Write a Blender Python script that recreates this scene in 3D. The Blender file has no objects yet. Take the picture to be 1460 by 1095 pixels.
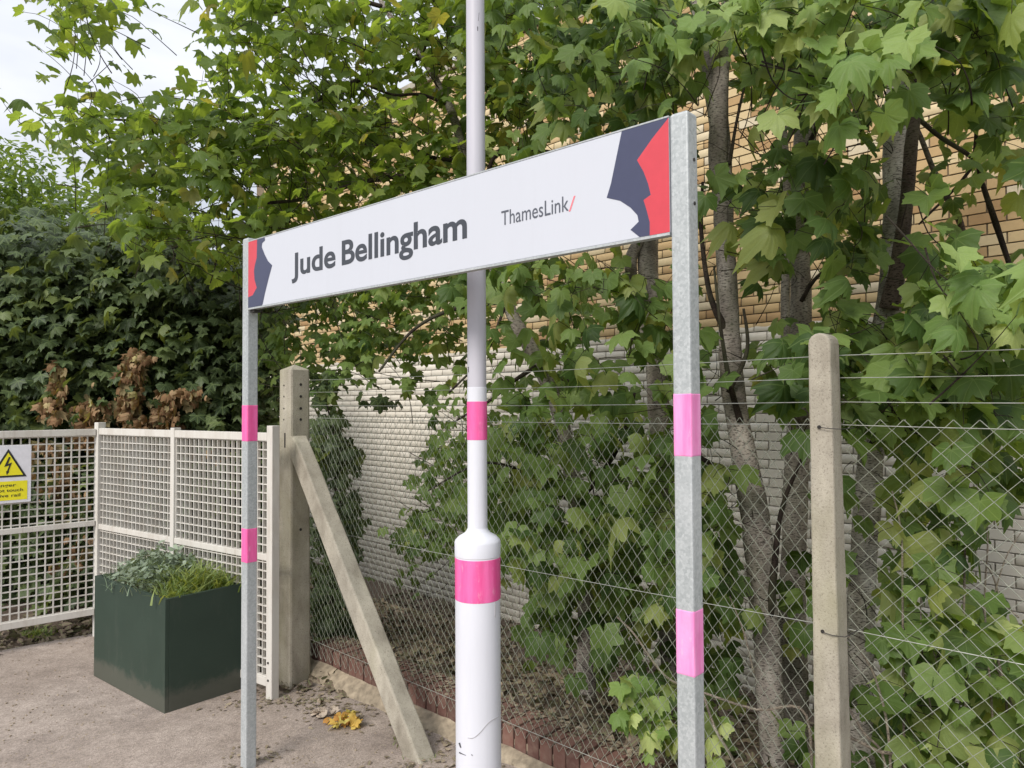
import bpy, bmesh, math, random
import numpy as np
from mathutils import Vector, Matrix, Euler, noise as mnoise

random.seed(7)
RNG = np.random.default_rng(11)
R = math.radians
S = bpy.context.scene
COL = S.collection

# ------------------------------------------------------------------ camera
PW, PH, F = 1460.0, 1095.0, 1054.0
CAM = Vector((0.0, 0.0, 1.6))
cd = bpy.data.cameras.new('camera')
cam = bpy.data.objects.new('camera', cd)
COL.objects.link(cam)
S.camera = cam
cd.sensor_width = 36.0
cd.lens = F / PW * 36.0
cd.clip_start = 0.05
cd.clip_end = 3000
CR = Euler((R(90 + 1.6), 0, 0)).to_matrix() @ Matrix.Rotation(R(-0.33), 3, 'Z')
cam.matrix_world = Matrix.Translation(CAM) @ CR.to_4x4()

# ------------------------------------------------------------------ sky and sun
SUN_ELEV, SUN_AZ = R(38), R(213)       # azimuth clockwise from +Y
w = bpy.data.worlds.new('World')
S.world = w
w.use_nodes = True
nt = w.node_tree
nt.nodes.clear()
out = nt.nodes.new('ShaderNodeOutputWorld')
sky = nt.nodes.new('ShaderNodeTexSky')
sky.sky_type = 'NISHITA'
sky.sun_disc = False
sky.sun_elevation = SUN_ELEV
sky.sun_rotation = SUN_AZ
b1 = nt.nodes.new('ShaderNodeBackground')
b1.inputs[1].default_value = 0.10
nt.links.new(sky.outputs[0], b1.inputs[0])
tc = nt.nodes.new('ShaderNodeTexCoord')
mp = nt.nodes.new('ShaderNodeMapping')
mp.inputs['Scale'].default_value = (1.6, 1.6, 4.5)
nz = nt.nodes.new('ShaderNodeTexNoise')
nz.inputs['Scale'].default_value = 1.5
nz.inputs['Detail'].default_value = 5
nz.inputs['Roughness'].default_value = 0.55
cr = nt.nodes.new('ShaderNodeValToRGB')
cr.color_ramp.elements[0].position = 0.3
cr.color_ramp.elements[0].color = (0.60, 0.63, 0.70, 1)
cr.color_ramp.elements[1].position = 0.62
cr.color_ramp.elements[1].color = (0.90, 0.91, 0.95, 1)
b2 = nt.nodes.new('ShaderNodeBackground')
# overcast luminance: an overcast sky is about three times brighter overhead than at the horizon
sxyz = nt.nodes.new('ShaderNodeSeparateXYZ')
nt.links.new(tc.outputs['Generated'], sxyz.inputs[0])
ma = nt.nodes.new('ShaderNodeMath'); ma.operation = 'MULTIPLY_ADD'; ma.use_clamp = False
ma.inputs[1].default_value = 0.66; ma.inputs[2].default_value = 0.33
mc = nt.nodes.new('ShaderNodeMath'); mc.operation = 'MAXIMUM'; mc.inputs[1].default_value = 0.0
nt.links.new(sxyz.outputs['Z'], mc.inputs[0])
nt.links.new(mc.outputs[0], ma.inputs[0])
mk = nt.nodes.new('ShaderNodeMath'); mk.operation = 'MULTIPLY'; mk.inputs[1].default_value = 1.0
nt.links.new(ma.outputs[0], mk.inputs[0])
nt.links.new(mk.outputs[0], b2.inputs[1])
mx = nt.nodes.new('ShaderNodeMixShader')
mx.inputs[0].default_value = 0.88
nt.links.new(tc.outputs['Generated'], mp.inputs[0])
nt.links.new(mp.outputs[0], nz.inputs['Vector'])
nt.links.new(nz.outputs[0], cr.inputs[0])
nt.links.new(cr.outputs[0], b2.inputs[0])
nt.links.new(b1.outputs[0], mx.inputs[1])
nt.links.new(b2.outputs[0], mx.inputs[2])
nt.links.new(mx.outputs[0], out.inputs[0])

sd = bpy.data.lights.new('sun', 'SUN')
sd.energy = 1.45
sd.angle = R(22)
sd.color = (1.0, 0.94, 0.86)
sun = bpy.data.objects.new('sun', sd)
COL.objects.link(sun)
sdir = Vector((math.sin(SUN_AZ) * math.cos(SUN_ELEV), math.cos(SUN_AZ) * math.cos(SUN_ELEV), math.sin(SUN_ELEV)))
sun.rotation_euler = sdir.to_track_quat('Z', 'Y').to_euler()
sun.location = (0, 0, 12)

S.view_settings.view_transform = 'Standard'
S.view_settings.look = 'None'
S.view_settings.exposure = 1.08
S.view_settings.gamma = 1
S.view_settings.use_curve_mapping = False
S.render.engine = 'CYCLES'
S.cycles.use_denoising = True
S.cycles.max_bounces = 9
S.cycles.diffuse_bounces = 5
S.cycles.transmission_bounces = 4
S.cycles.transparent_max_bounces = 8


# ------------------------------------------------------------------ back-projection helpers (photo survey)
def ray(px, py):
    d = CR @ Vector(((px - PW / 2) / F, -(py - PH / 2) / F, -1.0))
    return d


def P(px, py, Y):
    d = ray(px, py)
    return CAM + d * (Y / d.y)


def G(px, py, z=0.0):
    d = ray(px, py)
    return CAM + d * ((z - CAM.z) / d.z)


_CI = CR.transposed()


def proj(p):
    q = _CI @ (Vector(p) - CAM)
    return PW / 2 + F * q.x / -q.z, PH / 2 - F * q.y / -q.z


def proj_np(p):
    q = (p - np.array(CAM)) @ np.array(_CI).T
    zz = -q[:, 2]
    return PW / 2 + F * q[:, 0] / zz, PH / 2 - F * q[:, 1] / zz


# ------------------------------------------------------------------ material helpers
def srgb(r, g, b):
    def f(c):
        c /= 255.0
        return c / 12.92 if c <= 0.04045 else ((c + 0.055) / 1.055) ** 2.4
    return (f(r), f(g), f(b), 1.0)


class NT:
    def __init__(self, name):
        self.m = bpy.data.materials.new(name)
        self.m.use_nodes = True
        self.t = self.m.node_tree
        self.t.nodes.clear()
        self.o = self.n('ShaderNodeOutputMaterial')

    def n(self, typ, **kw):
        nd = self.t.nodes.new(typ)
        for k, v in kw.items():
            if isinstance(k, str) and hasattr(nd, k):
                setattr(nd, k, v)
        return nd

    def l(self, a, b):
        self.t.links.new(a, b)

    def noise(self, scale, detail=4, rough=0.55, coord='Object', mapscale=None):
        tcn = self.n('ShaderNodeTexCoord') if coord != 'World' else self.n('ShaderNodeNewGeometry')
        src = tcn.outputs['Position'] if coord == 'World' else tcn.outputs[coord]
        if mapscale:
            m = self.n('ShaderNodeMapping')
            m.inputs['Scale'].default_value = mapscale
            self.l(src, m.inputs[0])
            src = m.outputs[0]
        x = self.n('ShaderNodeTexNoise')
        x.inputs['Scale'].default_value = scale
        x.inputs['Detail'].default_value = detail
        x.inputs['Roughness'].default_value = rough
        self.l(src, x.inputs['Vector'])
        return x.outputs[0]

    def ramp(self, fac, stops):
        r = self.n('ShaderNodeValToRGB')
        e = r.color_ramp.elements
        while len(e) < len(stops):
            e.new(0.5)
        for i, (p, c) in enumerate(stops):
            e[i].position = p
            e[i].color = c if len(c) == 4 else (*c, 1)
        self.l(fac, r.inputs[0])
        return r.outputs[0]

    def mix(self, fac, a, b, mode='MIX'):
        x = self.n('ShaderNodeMix')
        x.data_type = 'RGBA'
        x.blend_type = mode
        for inp, v in ((x.inputs[0], fac), (x.inputs[6], a), (x.inputs[7], b)):
            if isinstance(v, (int, float)):
                inp.default_value = v
            elif isinstance(v, tuple):
                inp.default_value = v
            else:
                self.l(v, inp)
        return x.outputs[2]

    def math(self, op, a, b=0.0):
        x = self.n('ShaderNodeMath')
        x.operation = op
        for i, v in enumerate((a, b)):
            if isinstance(v, (int, float)):
                x.inputs[i].default_value = v
            else:
                self.l(v, x.inputs[i])
        return x.outputs[0]

    def attr(self, name):
        a = self.n('ShaderNodeAttribute')
        a.attribute_name = name
        return a.outputs['Fac']

    def bump(self, h, dist=0.002, strength=0.6):
        b = self.n('ShaderNodeBump')
        b.inputs['Strength'].default_value = strength
        b.inputs['Distance'].default_value = dist
        self.l(h, b.inputs['Height'])
        return b.outputs[0]

    def principled(self, color, rough=0.6, metal=0.0, normal=None, spec=0.5):
        p = self.n('ShaderNodeBsdfPrincipled')
        if isinstance(color, tuple):
            p.inputs['Base Color'].default_value = color
        else:
            self.l(color, p.inputs['Base Color'])
        if isinstance(rough, (int, float)):
            p.inputs['Roughness'].default_value = rough
        else:
            self.l(rough, p.inputs['Roughness'])
        p.inputs['Metallic'].default_value = metal
        p.inputs['Specular IOR Level'].default_value = spec
        if normal is not None:
            self.l(normal, p.inputs['Normal'])
        self.l(p.outputs[0], self.o.inputs[0])
        return p


def simple(name, c, rough=0.6, metal=0.0, var=0.15, scale=30, bump=0.0, spec=0.5):
    t = NT(name)
    n_ = t.noise(scale)
    a = tuple(x * (1 - var) for x in c[:3]) + (1,)
    b = tuple(min(1, x * (1 + var)) for x in c[:3]) + (1,)
    col = t.ramp(n_, [(0.3, a), (0.7, b)])
    nm = t.bump(n_, bump, 0.5) if bump else None
    t.principled(col, rough, metal, nm, spec)
    return t.m


# leaf: tint attribute picks the leaf's own colour, rib attribute marks the paler veins, underside paler
def leaf_mat(name, stops, transl=0.46, rough=0.45, under=None, spec=0.24):
    t = NT(name)
    ti = t.attr('tint')
    col = t.ramp(ti, stops)
    rib = t.math('POWER', t.attr('rib'), 7.0)
    blot = t.noise(38, 3)
    col = t.mix(t.math('MULTIPLY', blot, 0.35), col, (0.03, 0.06, 0.015, 1))
    col = t.mix(t.math('MULTIPLY', rib, 0.45), col, (0.30, 0.40, 0.16, 1))
    geo = t.n('ShaderNodeNewGeometry')
    pale = t.mix(0.30, col, (0.16, 0.24, 0.12, 1))
    top = t.mix(geo.outputs['Backfacing'], col, pale)
    p = t.principled(top, rough, 0, t.bump(t.math('ADD', rib, blot), 0.002, 0.4), spec)
    tr = t.n('ShaderNodeBsdfTranslucent')
    t.l(t.mix(1.0, col, (1.9, 1.75, 0.65, 1), 'MULTIPLY'), tr.inputs[0])
    ms = t.n('ShaderNodeMixShader')
    ms.inputs[0].default_value = transl
    t.l(p.outputs[0], ms.inputs[1])
    t.l(tr.outputs[0], ms.inputs[2])
    t.l(ms.outputs[0], t.o.inputs[0])
    return t.m


M = {}
M['leaf_mid'] = leaf_mat('sycamore_leaf', [(0.0, (0.060, 0.112, 0.032, 1)), (0.5, (0.135, 0.215, 0.060, 1)), (0.85, (0.23, 0.325, 0.10, 1)), (1.0, (0.34, 0.38, 0.14, 1))])
M['leaf_canopy'] = leaf_mat('canopy_leaf', [(0.0, (0.105, 0.17, 0.045, 1)), (0.6, (0.185, 0.27, 0.07, 1)), (0.92, (0.26, 0.33, 0.09, 1)), (1.0, (0.30, 0.23, 0.08, 1))], transl=0.58)
M['leaf_bright'] = leaf_mat('young_leaf', [(0.0, (0.13, 0.225, 0.06, 1)), (0.6, (0.25, 0.365, 0.105, 1)), (1.0, (0.52, 0.60, 0.25, 1))], transl=0.4, rough=0.45)
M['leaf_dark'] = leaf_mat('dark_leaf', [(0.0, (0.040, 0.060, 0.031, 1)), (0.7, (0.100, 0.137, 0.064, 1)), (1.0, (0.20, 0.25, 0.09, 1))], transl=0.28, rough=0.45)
M['leaf_far'] = leaf_mat('far_leaf', [(0.0, (0.06, 0.11, 0.03, 1)), (1.0, (0.17, 0.25, 0.08, 1))], transl=0.45)
M['leaf_dead'] = leaf_mat('dead_leaf', [(0.0, (0.14, 0.065, 0.035, 1)), (0.5, (0.30, 0.165, 0.09, 1)), (0.85, (0.46, 0.31, 0.19, 1)), (1.0, (0.58, 0.50, 0.24, 1))], transl=0.15, rough=0.8)
M['leaf_litter'] = leaf_mat('litter_leaf', [(0.0, (0.09, 0.062, 0.05, 1)), (0.6, (0.20, 0.145, 0.115, 1)), (1.0, (0.38, 0.29, 0.23, 1))], transl=0.05, rough=0.85)
M['leaf_orange'] = leaf_mat('orange_leaf', [(0.0, (0.45, 0.16, 0.05, 1)), (0.5, (0.72, 0.45, 0.10, 1)), (1.0, (0.65, 0.55, 0.16, 1))], transl=0.2, rough=0.7)
M['silver'] = leaf_mat('silver_leaf', [(0.0, (0.15, 0.20, 0.15, 1)), (1.0, (0.36, 0.42, 0.34, 1))], transl=0.15, rough=0.7)
M['lime'] = leaf_mat('lime_leaf', [(0.0, (0.14, 0.22, 0.05, 1)), (1.0, (0.42, 0.47, 0.16, 1))], transl=0.3, rough=0.5)

M['dark_wire'] = simple('dark_steel', (0.03, 0.028, 0.026), 0.7)
M['hole'] = simple('hole_shadow', (0.02, 0.018, 0.016), 0.9)


def bark_mat(name, dark, mid, pale, scale=1.0):
    t = NT(name)
    a = t.noise(9 * scale, 6, 0.62, 'World', (1, 1, 0.45))
    b = t.noise(55 * scale, 4, 0.6, 'World', (1, 1, 3.2))
    c = t.noise(4, 3, 0.5, 'World')
    col = t.ramp(a, [(0.32, dark), (0.52, mid), (0.72, pale)])
    col = t.mix(t.ramp(b, [(0.36, (1, 1, 1)), (0.5, (0, 0, 0))]), col, tuple(x * 0.45 for x in dark[:3]) + (1,))
    col = t.mix(t.ramp(c, [(0.5, (0, 0, 0)), (0.75, (0.5, 0.5, 0.5))]), col, (0.11, 0.13, 0.07, 1))
    t.principled(col, 0.85, 0, t.bump(t.math('ADD', a, b), 0.006, 0.8), 0.2)
    return t.m


M['bark'] = bark_mat('bark', (0.16, 0.137, 0.122, 1), (0.32, 0.285, 0.255, 1), (0.48, 0.445, 0.40, 1))
M['bark_pale'] = bark_mat('pale_bark', (0.20, 0.18, 0.16, 1), (0.42, 0.39, 0.35, 1), (0.62, 0.60, 0.55, 1))
M['bark_brown'] = bark_mat('brown_bark', (0.06, 0.042, 0.036, 1), (0.125, 0.092, 0.08, 1), (0.19, 0.15, 0.13, 1))
M['twig'] = bark_mat('twig_bark', (0.02, 0.014, 0.012, 1), (0.045, 0.033, 0.028, 1), (0.09, 0.07, 0.055, 1), 2)
M['cane'] = bark_mat('dry_cane', (0.12, 0.10, 0.08, 1), (0.25, 0.21, 0.165, 1), (0.42, 0.38, 0.31, 1), 2)


def galv():
    t = NT('galvanised_steel')
    tcn = t.n('ShaderNodeTexCoord')
    v = t.n('ShaderNodeTexVoronoi')
    v.inputs['Scale'].default_value = 140
    t.l(tcn.outputs['Object'], v.inputs['Vector'])
    bw = t.n('ShaderNodeRGBToBW')
    t.l(v.outputs['Color'], bw.inputs[0])
    n1 = t.noise(6, 5, 0.6, 'World', (1, 1, 0.3))
    n2 = t.noise(190, 3, 0.7)
    f = t.math('ADD', t.math('MULTIPLY', bw.outputs[0], 0.55), t.math('MULTIPLY', n2, 0.6))
    col = t.ramp(f, [(0.25, (0.33, 0.36, 0.37, 1)), (0.55, (0.41, 0.44, 0.45, 1)), (0.85, (0.50, 0.53, 0.54, 1))])
    col = t.mix(t.ramp(n1, [(0.45, (0, 0, 0)), (0.75, (0.45, 0.45, 0.45))]), col, (0.62, 0.64, 0.66, 1))
    t.principled(col, 0.55, 0.25, t.bump(n2, 0.0006, 0.4), 0.4)
    return t.m


M['galv'] = galv()


def concrete(name, a, b, c, moss=(0.24, 0.23, 0.13, 1)):
    t = NT(name)
    n1 = t.noise(7, 6, 0.6, 'World', (1, 1, 0.5))
    n2 = t.noise(150, 4, 0.7, 'World')
    n3 = t.noise(2.6, 4, 0.6, 'World', (1, 1, 0.5))
    col = t.ramp(n1, [(0.3, a), (0.5, b), (0.72, c)])
    col = t.mix(t.ramp(n2, [(0.32, (0.65, 0.65, 0.65)), (0.45, (0, 0, 0))]), col, tuple(x * 0.5 for x in a[:3]) + (1,))
    col = t.mix(t.ramp(n2, [(0.62, (0, 0, 0)), (0.72, (0.45, 0.45, 0.45))]), col, tuple(min(1, x * 1.35) for x in c[:3]) + (1,))
    col = t.mix(t.ramp(n3, [(0.5, (0, 0, 0)), (0.7, (0.5, 0.5, 0.5))]), col, moss)
    t.principled(col, 0.9, 0, t.bump(t.math('ADD', n2, n1), 0.003, 0.7), 0.2)
    return t.m


M['concrete'] = concrete('concrete', (0.23, 0.205, 0.165, 1), (0.37, 0.34, 0.28, 1), (0.49, 0.455, 0.375, 1))


def painted(name, c, grime=(0.35, 0.33, 0.30, 1), amt=0.35, rough=0.45, scale=5):
    t = NT(name)
    n3 = t.noise(28, 5, 0.7, 'World', (1, 1, 0.06))
    n1 = t.noise(scale, 6, 0.65, 'World', (1, 1, 0.22))
    n2 = t.noise(90, 4, 0.6, 'World')
    col = t.mix(t.ramp(n1, [(0.45, (0, 0, 0)), (0.8, (amt, amt, amt))]), c, grime)
    col = t.mix(t.ramp(n2, [(0.68, (0, 0, 0)), (0.76, (amt, amt, amt))]), col, grime)
    col = t.mix(t.ramp(n3, [(0.56, (0, 0, 0)), (0.75, (amt * 0.8,) * 3)]), col, grime)
    t.principled(col, rough, 0, t.bump(n3, 0.0015, 0.25), 0.35)
    return t.m


M['pole_white'] = painted('white_pole_paint', (0.665, 0.68, 0.745, 1), (0.46, 0.47, 0.51, 1), 0.3, 0.6)
M['pole_upper'] = painted('lilac_grey_paint', (0.52, 0.515, 0.575, 1), (0.38, 0.38, 0.42, 1), 0.4, 0.45)
M['panel_white'] = painted('sign_white', (0.555, 0.58, 0.645, 1), (0.50, 0.52, 0.57, 1), 0.25, 0.42)
M['gate_white'] = painted('gate_paint', (0.62, 0.60, 0.56, 1), (0.33, 0.27, 0.21, 1), 0.5, 0.5, 9)
M['navy'] = simple('navy_print', srgb(64, 68, 94), 0.35, 0, 0.04)
M['red'] = simple('red_print', srgb(200, 66, 78), 0.35, 0, 0.04)
M['ink'] = simple('grey_ink', srgb(60, 64, 72), 0.4, 0, 0.03)
M['ink2'] = simple('light_grey_ink', srgb(84, 88, 98), 0.4, 0, 0.03)
M['salmon'] = simple('salmon_ink', srgb(228, 120, 130), 0.4, 0, 0.03)
M['yellow'] = simple('yellow_print', srgb(236, 226, 40), 0.4, 0, 0.04)
M['black'] = simple('black_print', (0.02, 0.022, 0.02), 0.5)
M['plate'] = simple('white_plate', (0.74, 0.74, 0.80), 0.4, 0, 0.05)


def tape_mat():
    t = NT('pink_tape')
    n1 = t.noise(26, 4, 0.6, 'World', (1, 1, 0.12))
    col = t.ramp(n1, [(0.35, srgb(226, 84, 150)), (0.6, srgb(238, 108, 172))])
    wr = t.noise(60, 5, 0.7, 'World', (1, 1, 0.35))
    col = t.mix(t.ramp(wr, [(0.58, (0, 0, 0)), (0.72, (0.4, 0.4, 0.4))]), col, (0.72, 0.55, 0.64, 1))
    col = t.mix(t.ramp(t.noise(13, 4, 0.7, 'World'), [(0.5, (0, 0, 0)), (0.8, (0.25, 0.25, 0.25))]), col, (0.35, 0.14, 0.22, 1))
    t.principled(col, 0.6, 0, t.bump(wr, 0.003, 0.5), 0.4)
    return t.m


M['tape'] = tape_mat()


def tape_light():
    t = NT('pale_pink_tape')
    n1 = t.noise(22, 4, 0.6, 'World', (1, 1, 0.12))
    col = t.ramp(n1, [(0.36, srgb(226, 120, 182)), (0.6, srgb(238, 160, 210))])
    wr = t.noise(60, 5, 0.7, 'World', (1, 1, 0.35))
    col = t.mix(t.ramp(wr, [(0.58, (0, 0, 0)), (0.72, (0.4, 0.4, 0.4))]), col, (0.72, 0.55, 0.64, 1))
    col = t.mix(t.ramp(t.noise(13, 4, 0.7, 'World'), [(0.5, (0, 0, 0)), (0.8, (0.25, 0.25, 0.25))]), col, (0.35, 0.14, 0.22, 1))
    t.principled(col, 0.55, 0, t.bump(wr, 0.003, 0.5), 0.4)
    return t.m


M['tape_light'] = tape_light()


def planter_mat():
    t = NT('planter_green')
    n1 = t.noise(3, 4)
    n2 = t.noise(220, 3)
    col = t.ramp(n1, [(0.3, (0.026, 0.044, 0.033, 1)), (0.7, (0.033, 0.054, 0.041, 1))])
    g = t.n('ShaderNodeNewGeometry'); sx = t.n('ShaderNodeSeparateXYZ'); t.l(g.outputs['Position'], sx.inputs[0])
    dust = t.math('MULTIPLY', t.ramp(t.math('SUBTRACT', sx.outputs['Z'], t.math('MULTIPLY', t.noise(14, 5, 0.7, 'World'), 0.16)), [(0.0, (0.28, 0.28, 0.28)), (0.05, (0, 0, 0))]), 1.0)
    col = t.mix(dust, col, (0.20, 0.17, 0.14, 1))
    col = t.mix(t.ramp(t.noise(9, 6, 0.7, 'World', (1, 1, 0.25)), [(0.55, (0, 0, 0)), (0.8, (0.22, 0.22, 0.22))]), col, (0.14, 0.14, 0.12, 1))
    t.principled(col, 0.55, 0, t.bump(n2, 0.0005, 0.3), 0.3)
    return t.m


M['planter'] = planter_mat()


def asphalt_mat():
    t = NT('platform_asphalt')
    n1 = t.noise(1.3, 6, 0.6, 'World')
    n2 = t.noise(60, 4, 0.7, 'World')
    n3 = t.noise(9, 5, 0.65, 'World')
    tcn = t.n('ShaderNodeNewGeometry')
    v = t.n('ShaderNodeTexVoronoi')
    v.inputs['Scale'].default_value = 150
    t.l(tcn.outputs['Position'], v.inputs['Vector'])
    bw = t.n('ShaderNodeRGBToBW')
    t.l(v.outputs['Color'], bw.inputs[0])
    base = t.ramp(n1, [(0.35, (0.31, 0.265, 0.232, 1)), (0.65, (0.43, 0.375, 0.335, 1))])
    base = t.mix(t.ramp(n3, [(0.35, (0.35, 0.35, 0.35)), (0.6, (0, 0, 0))]), base, (0.15, 0.125, 0.105, 1))
    n4 = t.noise(2.7, 5, 0.62, 'World')
    base = t.mix(t.ramp(n4, [(0.54, (0, 0, 0)), (0.64, (0.45, 0.45, 0.45))]), base, (0.20, 0.17, 0.15, 1))
    sp = t.ramp(bw.outputs[0], [(0.15, (0.74, 0.71, 0.69, 1)), (0.5, (1, 0.97, 0.95, 1)), (0.9, (1.26, 1.21, 1.18, 1))])
    col = t.mix(0.85, base, sp, 'MULTIPLY')
    col = t.mix(t.ramp(n2, [(0.30, (0.4, 0.4, 0.4)), (0.45, (0, 0, 0))]), col, (0.11, 0.09, 0.08, 1))
    h = t.math('ADD', v.outputs['Distance'], n2)
    t.principled(col, 0.9, 0, t.bump(h, 0.003, 0.6), 0.2)
    return t.m


M['asphalt'] = asphalt_mat()


def soil_mat():
    t = NT('leafy_soil')
    n1 = t.noise(3, 6, 0.6, 'World')
    n2 = t.noise(45, 5, 0.7, 'World')
    col = t.ramp(n1, [(0.3, (0.12, 0.092, 0.075, 1)), (0.7, (0.24, 0.19, 0.15, 1))])
    col = t.mix(t.ramp(n2, [(0.35, (0, 0, 0)), (0.7, (0.8, 0.8, 0.8))]), col, (0.19, 0.145, 0.11, 1))
    t.principled(col, 0.95, 0, t.bump(n2, 0.03, 1.0), 0.1)
    return t.m


M['soil'] = soil_mat()


def brick_mat(name, mortar):
    t = NT(name)
    ti = t.attr('tint')
    n1 = t.noise(40, 5, 0.6, 'World')
    n2 = t.noise(1.1, 4, 0.6, 'World')
    if mortar:
        buff = t.ramp(n1, [(0.3, (0.16, 0.125, 0.085, 1)), (0.7, (0.27, 0.21, 0.145, 1))])
        white = t.ramp(n1, [(0.3, (0.50, 0.46, 0.40, 1)), (0.7, (0.66, 0.61, 0.54, 1))])
    else:
        buff = t.ramp(ti, [(0.0, (0.40, 0.25, 0.125, 1)), (0.3, (0.56, 0.40, 0.21, 1)), (0.7, (0.66, 0.51, 0.29, 1)), (0.93, (0.70, 0.59, 0.38, 1)), (1.0, (0.68, 0.60, 0.45, 1))])
        white = t.ramp(ti, [(0.0, (0.70, 0.65, 0.56, 1)), (1.0, (0.79, 0.74, 0.65, 1))])
        white = t.mix(t.ramp(n2, [(0.45, (0, 0, 0)), (0.7, (0.4, 0.4, 0.4))]), white, (0.60, 0.55, 0.465, 1))
        buff = t.mix(t.math('MULTIPLY', n1, 0.35), buff, (0.27, 0.16, 0.08, 1))
    g = t.n('ShaderNodeNewGeometry')
    sx = t.n('ShaderNodeSeparateXYZ')
    t.l(g.outputs['Position'], sx.inputs[0])
    edge = t.math('ADD', sx.outputs['Z'], t.math('MULTIPLY', t.noise(7, 2, 0.5, 'World'), 0.05))
    col = t.mix(t.math('GREATER_THAN', edge, 2.26), white, buff)
    t.principled(col, 0.9, 0, t.bump(n1, 0.0015, 0.4), 0.15)
    return t.m


M['brick'] = brick_mat('buff_brick', False)
M['mortar'] = brick_mat('recessed_mortar', True)


def redbrick():
    t = NT('red_brick')
    n1 = t.noise(28, 5, 0.6, 'World')
    oi = t.n('ShaderNodeObjectInfo')
    col = t.ramp(oi.outputs['Random'], [(0.0, (0.10, 0.055, 0.047, 1)), (0.5, (0.145, 0.075, 0.062, 1)), (1.0, (0.20, 0.105, 0.085, 1))])
    col = t.mix(t.ramp(n1, [(0.4, (0, 0, 0)), (0.75, (0.55, 0.55, 0.55))]), col, (0.26, 0.19, 0.15, 1))
    t.principled(col, 0.9, 0, t.bump(n1, 0.004, 0.6), 0.15)
    return t.m


M['redbrick'] = redbrick()
M['haunch'] = simple('mortar_haunch', (0.30, 0.25, 0.185), 0.95, 0, 0.35, 25, 0.01, 0.1)
M['wire'] = simple('fence_wire', (0.31, 0.33, 0.27), 0.5, 0.3, 0.25, 40)
M['line'] = simple('line_wire', (0.36, 0.37, 0.33), 0.45, 0.4, 0.2, 40)


# ------------------------------------------------------------------ object helpers
def tag(o, label=None, cat=None, group=None, kind=None):
    if label: o['label'] = label
    if cat: o['category'] = cat
    if group: o['group'] = group
    if kind: o['kind'] = kind
    return o


def empty(name, loc=(0, 0, 0), **kw):
    o = bpy.data.objects.new(name, None)
    o.empty_display_size = 0.1
    o.location = loc
    COL.objects.link(o)
    return tag(o, **kw)


def link(name, me, parent=None, mat=None):
    if mat is not None and not me.materials:
        me.materials.append(mat)
    o = bpy.data.objects.new(name, me)
    COL.objects.link(o)
    if parent is not None:
        o.parent = parent
        w_ = parent
        off = Vector((0, 0, 0))
        while w_ is not None:
            off += w_.location
            w_ = w_.parent
        o.location = -off       # geometry is authored in world coordinates
    return o


class MB:
    def __init__(self):
        self.v, self.f, self.t = [], [], []

    def box(self, c, ax, ay, az, sx, sy, sz, taper=None):
        c, ax, ay, az = Vector(c), Vector(ax), Vector(ay), Vector(az)
        b = len(self.v)
        for k, (i, j, l) in enumerate([(-1, -1, -1), (1, -1, -1), (1, 1, -1), (-1, 1, -1), (-1, -1, 1), (1, -1, 1), (1, 1, 1), (-1, 1, 1)]):
            self.v.append(c + ax * i * sx / 2 + ay * j * sy / 2 + az * l * sz / 2)
        for q in ((0, 3, 2, 1), (4, 5, 6, 7), (0, 1, 5, 4), (1, 2, 6, 5), (2, 3, 7, 6), (3, 0, 4, 7)):
            self.f.append(tuple(b + x for x in q))
        return self

    def beam(self, a, b, up, wu, ws):
        a, b = Vector(a), Vector(b)
        d = (b - a)
        L = d.length
        d.normalize()
        s = d.cross(Vector(up)).normalized()
        u = s.cross(d).normalized()
        return self.box((a + b) / 2, d, s, u, L, ws, wu)

    def tube(self, pts, rad, n=8, cap=True, jitter=0.0, seed=0):
        pts = [Vector(p) for p in pts]
        m = len(pts)
        if isinstance(rad, (int, float)):
            rad = [rad] * m
        b = len(self.v)
        ref = Vector((0.3, 0.9, 0.1)) if abs((pts[-1] - pts[0]).normalized().z) > 0.7 else Vector((0, 0, 1))
        for i, p in enumerate(pts):
            d = (pts[min(i + 1, m - 1)] - pts[max(i - 1, 0)]).normalized()
            s = d.cross(ref).normalized()
            u = s.cross(d).normalized()
            for k in range(n):
                a = 2 * math.pi * k / n
                r = rad[i]
                if jitter:
                    q = p * 4 + Vector((math.cos(a), math.sin(a), seed)) * 0.8
                    r *= 1 + jitter * mnoise.noise(q) + jitter * 0.5 * mnoise.noise(p * 13 + Vector((math.cos(a) * 1.5, math.sin(a) * 1.5, seed)))
                self.v.append(p + (s * math.cos(a) + u * math.sin(a)) * r)
        for i in range(m - 1):
            for k in range(n):
                k2 = (k + 1) % n
                self.f.append((b + i * n + k, b + i * n + k2, b + (i + 1) * n + k2, b + (i + 1) * n + k))
        if cap:
            self.f.append(tuple(b + k for k in range(n))[::-1])
            self.f.append(tuple(b + (m - 1) * n + k for k in range(n)))
        return self

    def build(self, name, mat, parent=None, smooth=False, bevel=0.0, segs=2):
        me = bpy.data.meshes.new(name)
        me.from_pydata([tuple(x) for x in self.v], [], self.f)
        if bevel:
            bm = bmesh.new()
            bm.from_mesh(me)
            bmesh.ops.bevel(bm, geom=[e for e in bm.edges], offset=bevel, segments=segs, profile=0.6, affect='EDGES', clamp_overlap=True)
            bm.to_mesh(me)
            bm.free()
        me.update()
        if smooth:
            me.shade_smooth()
        return link(name, me, parent, mat)


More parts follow.
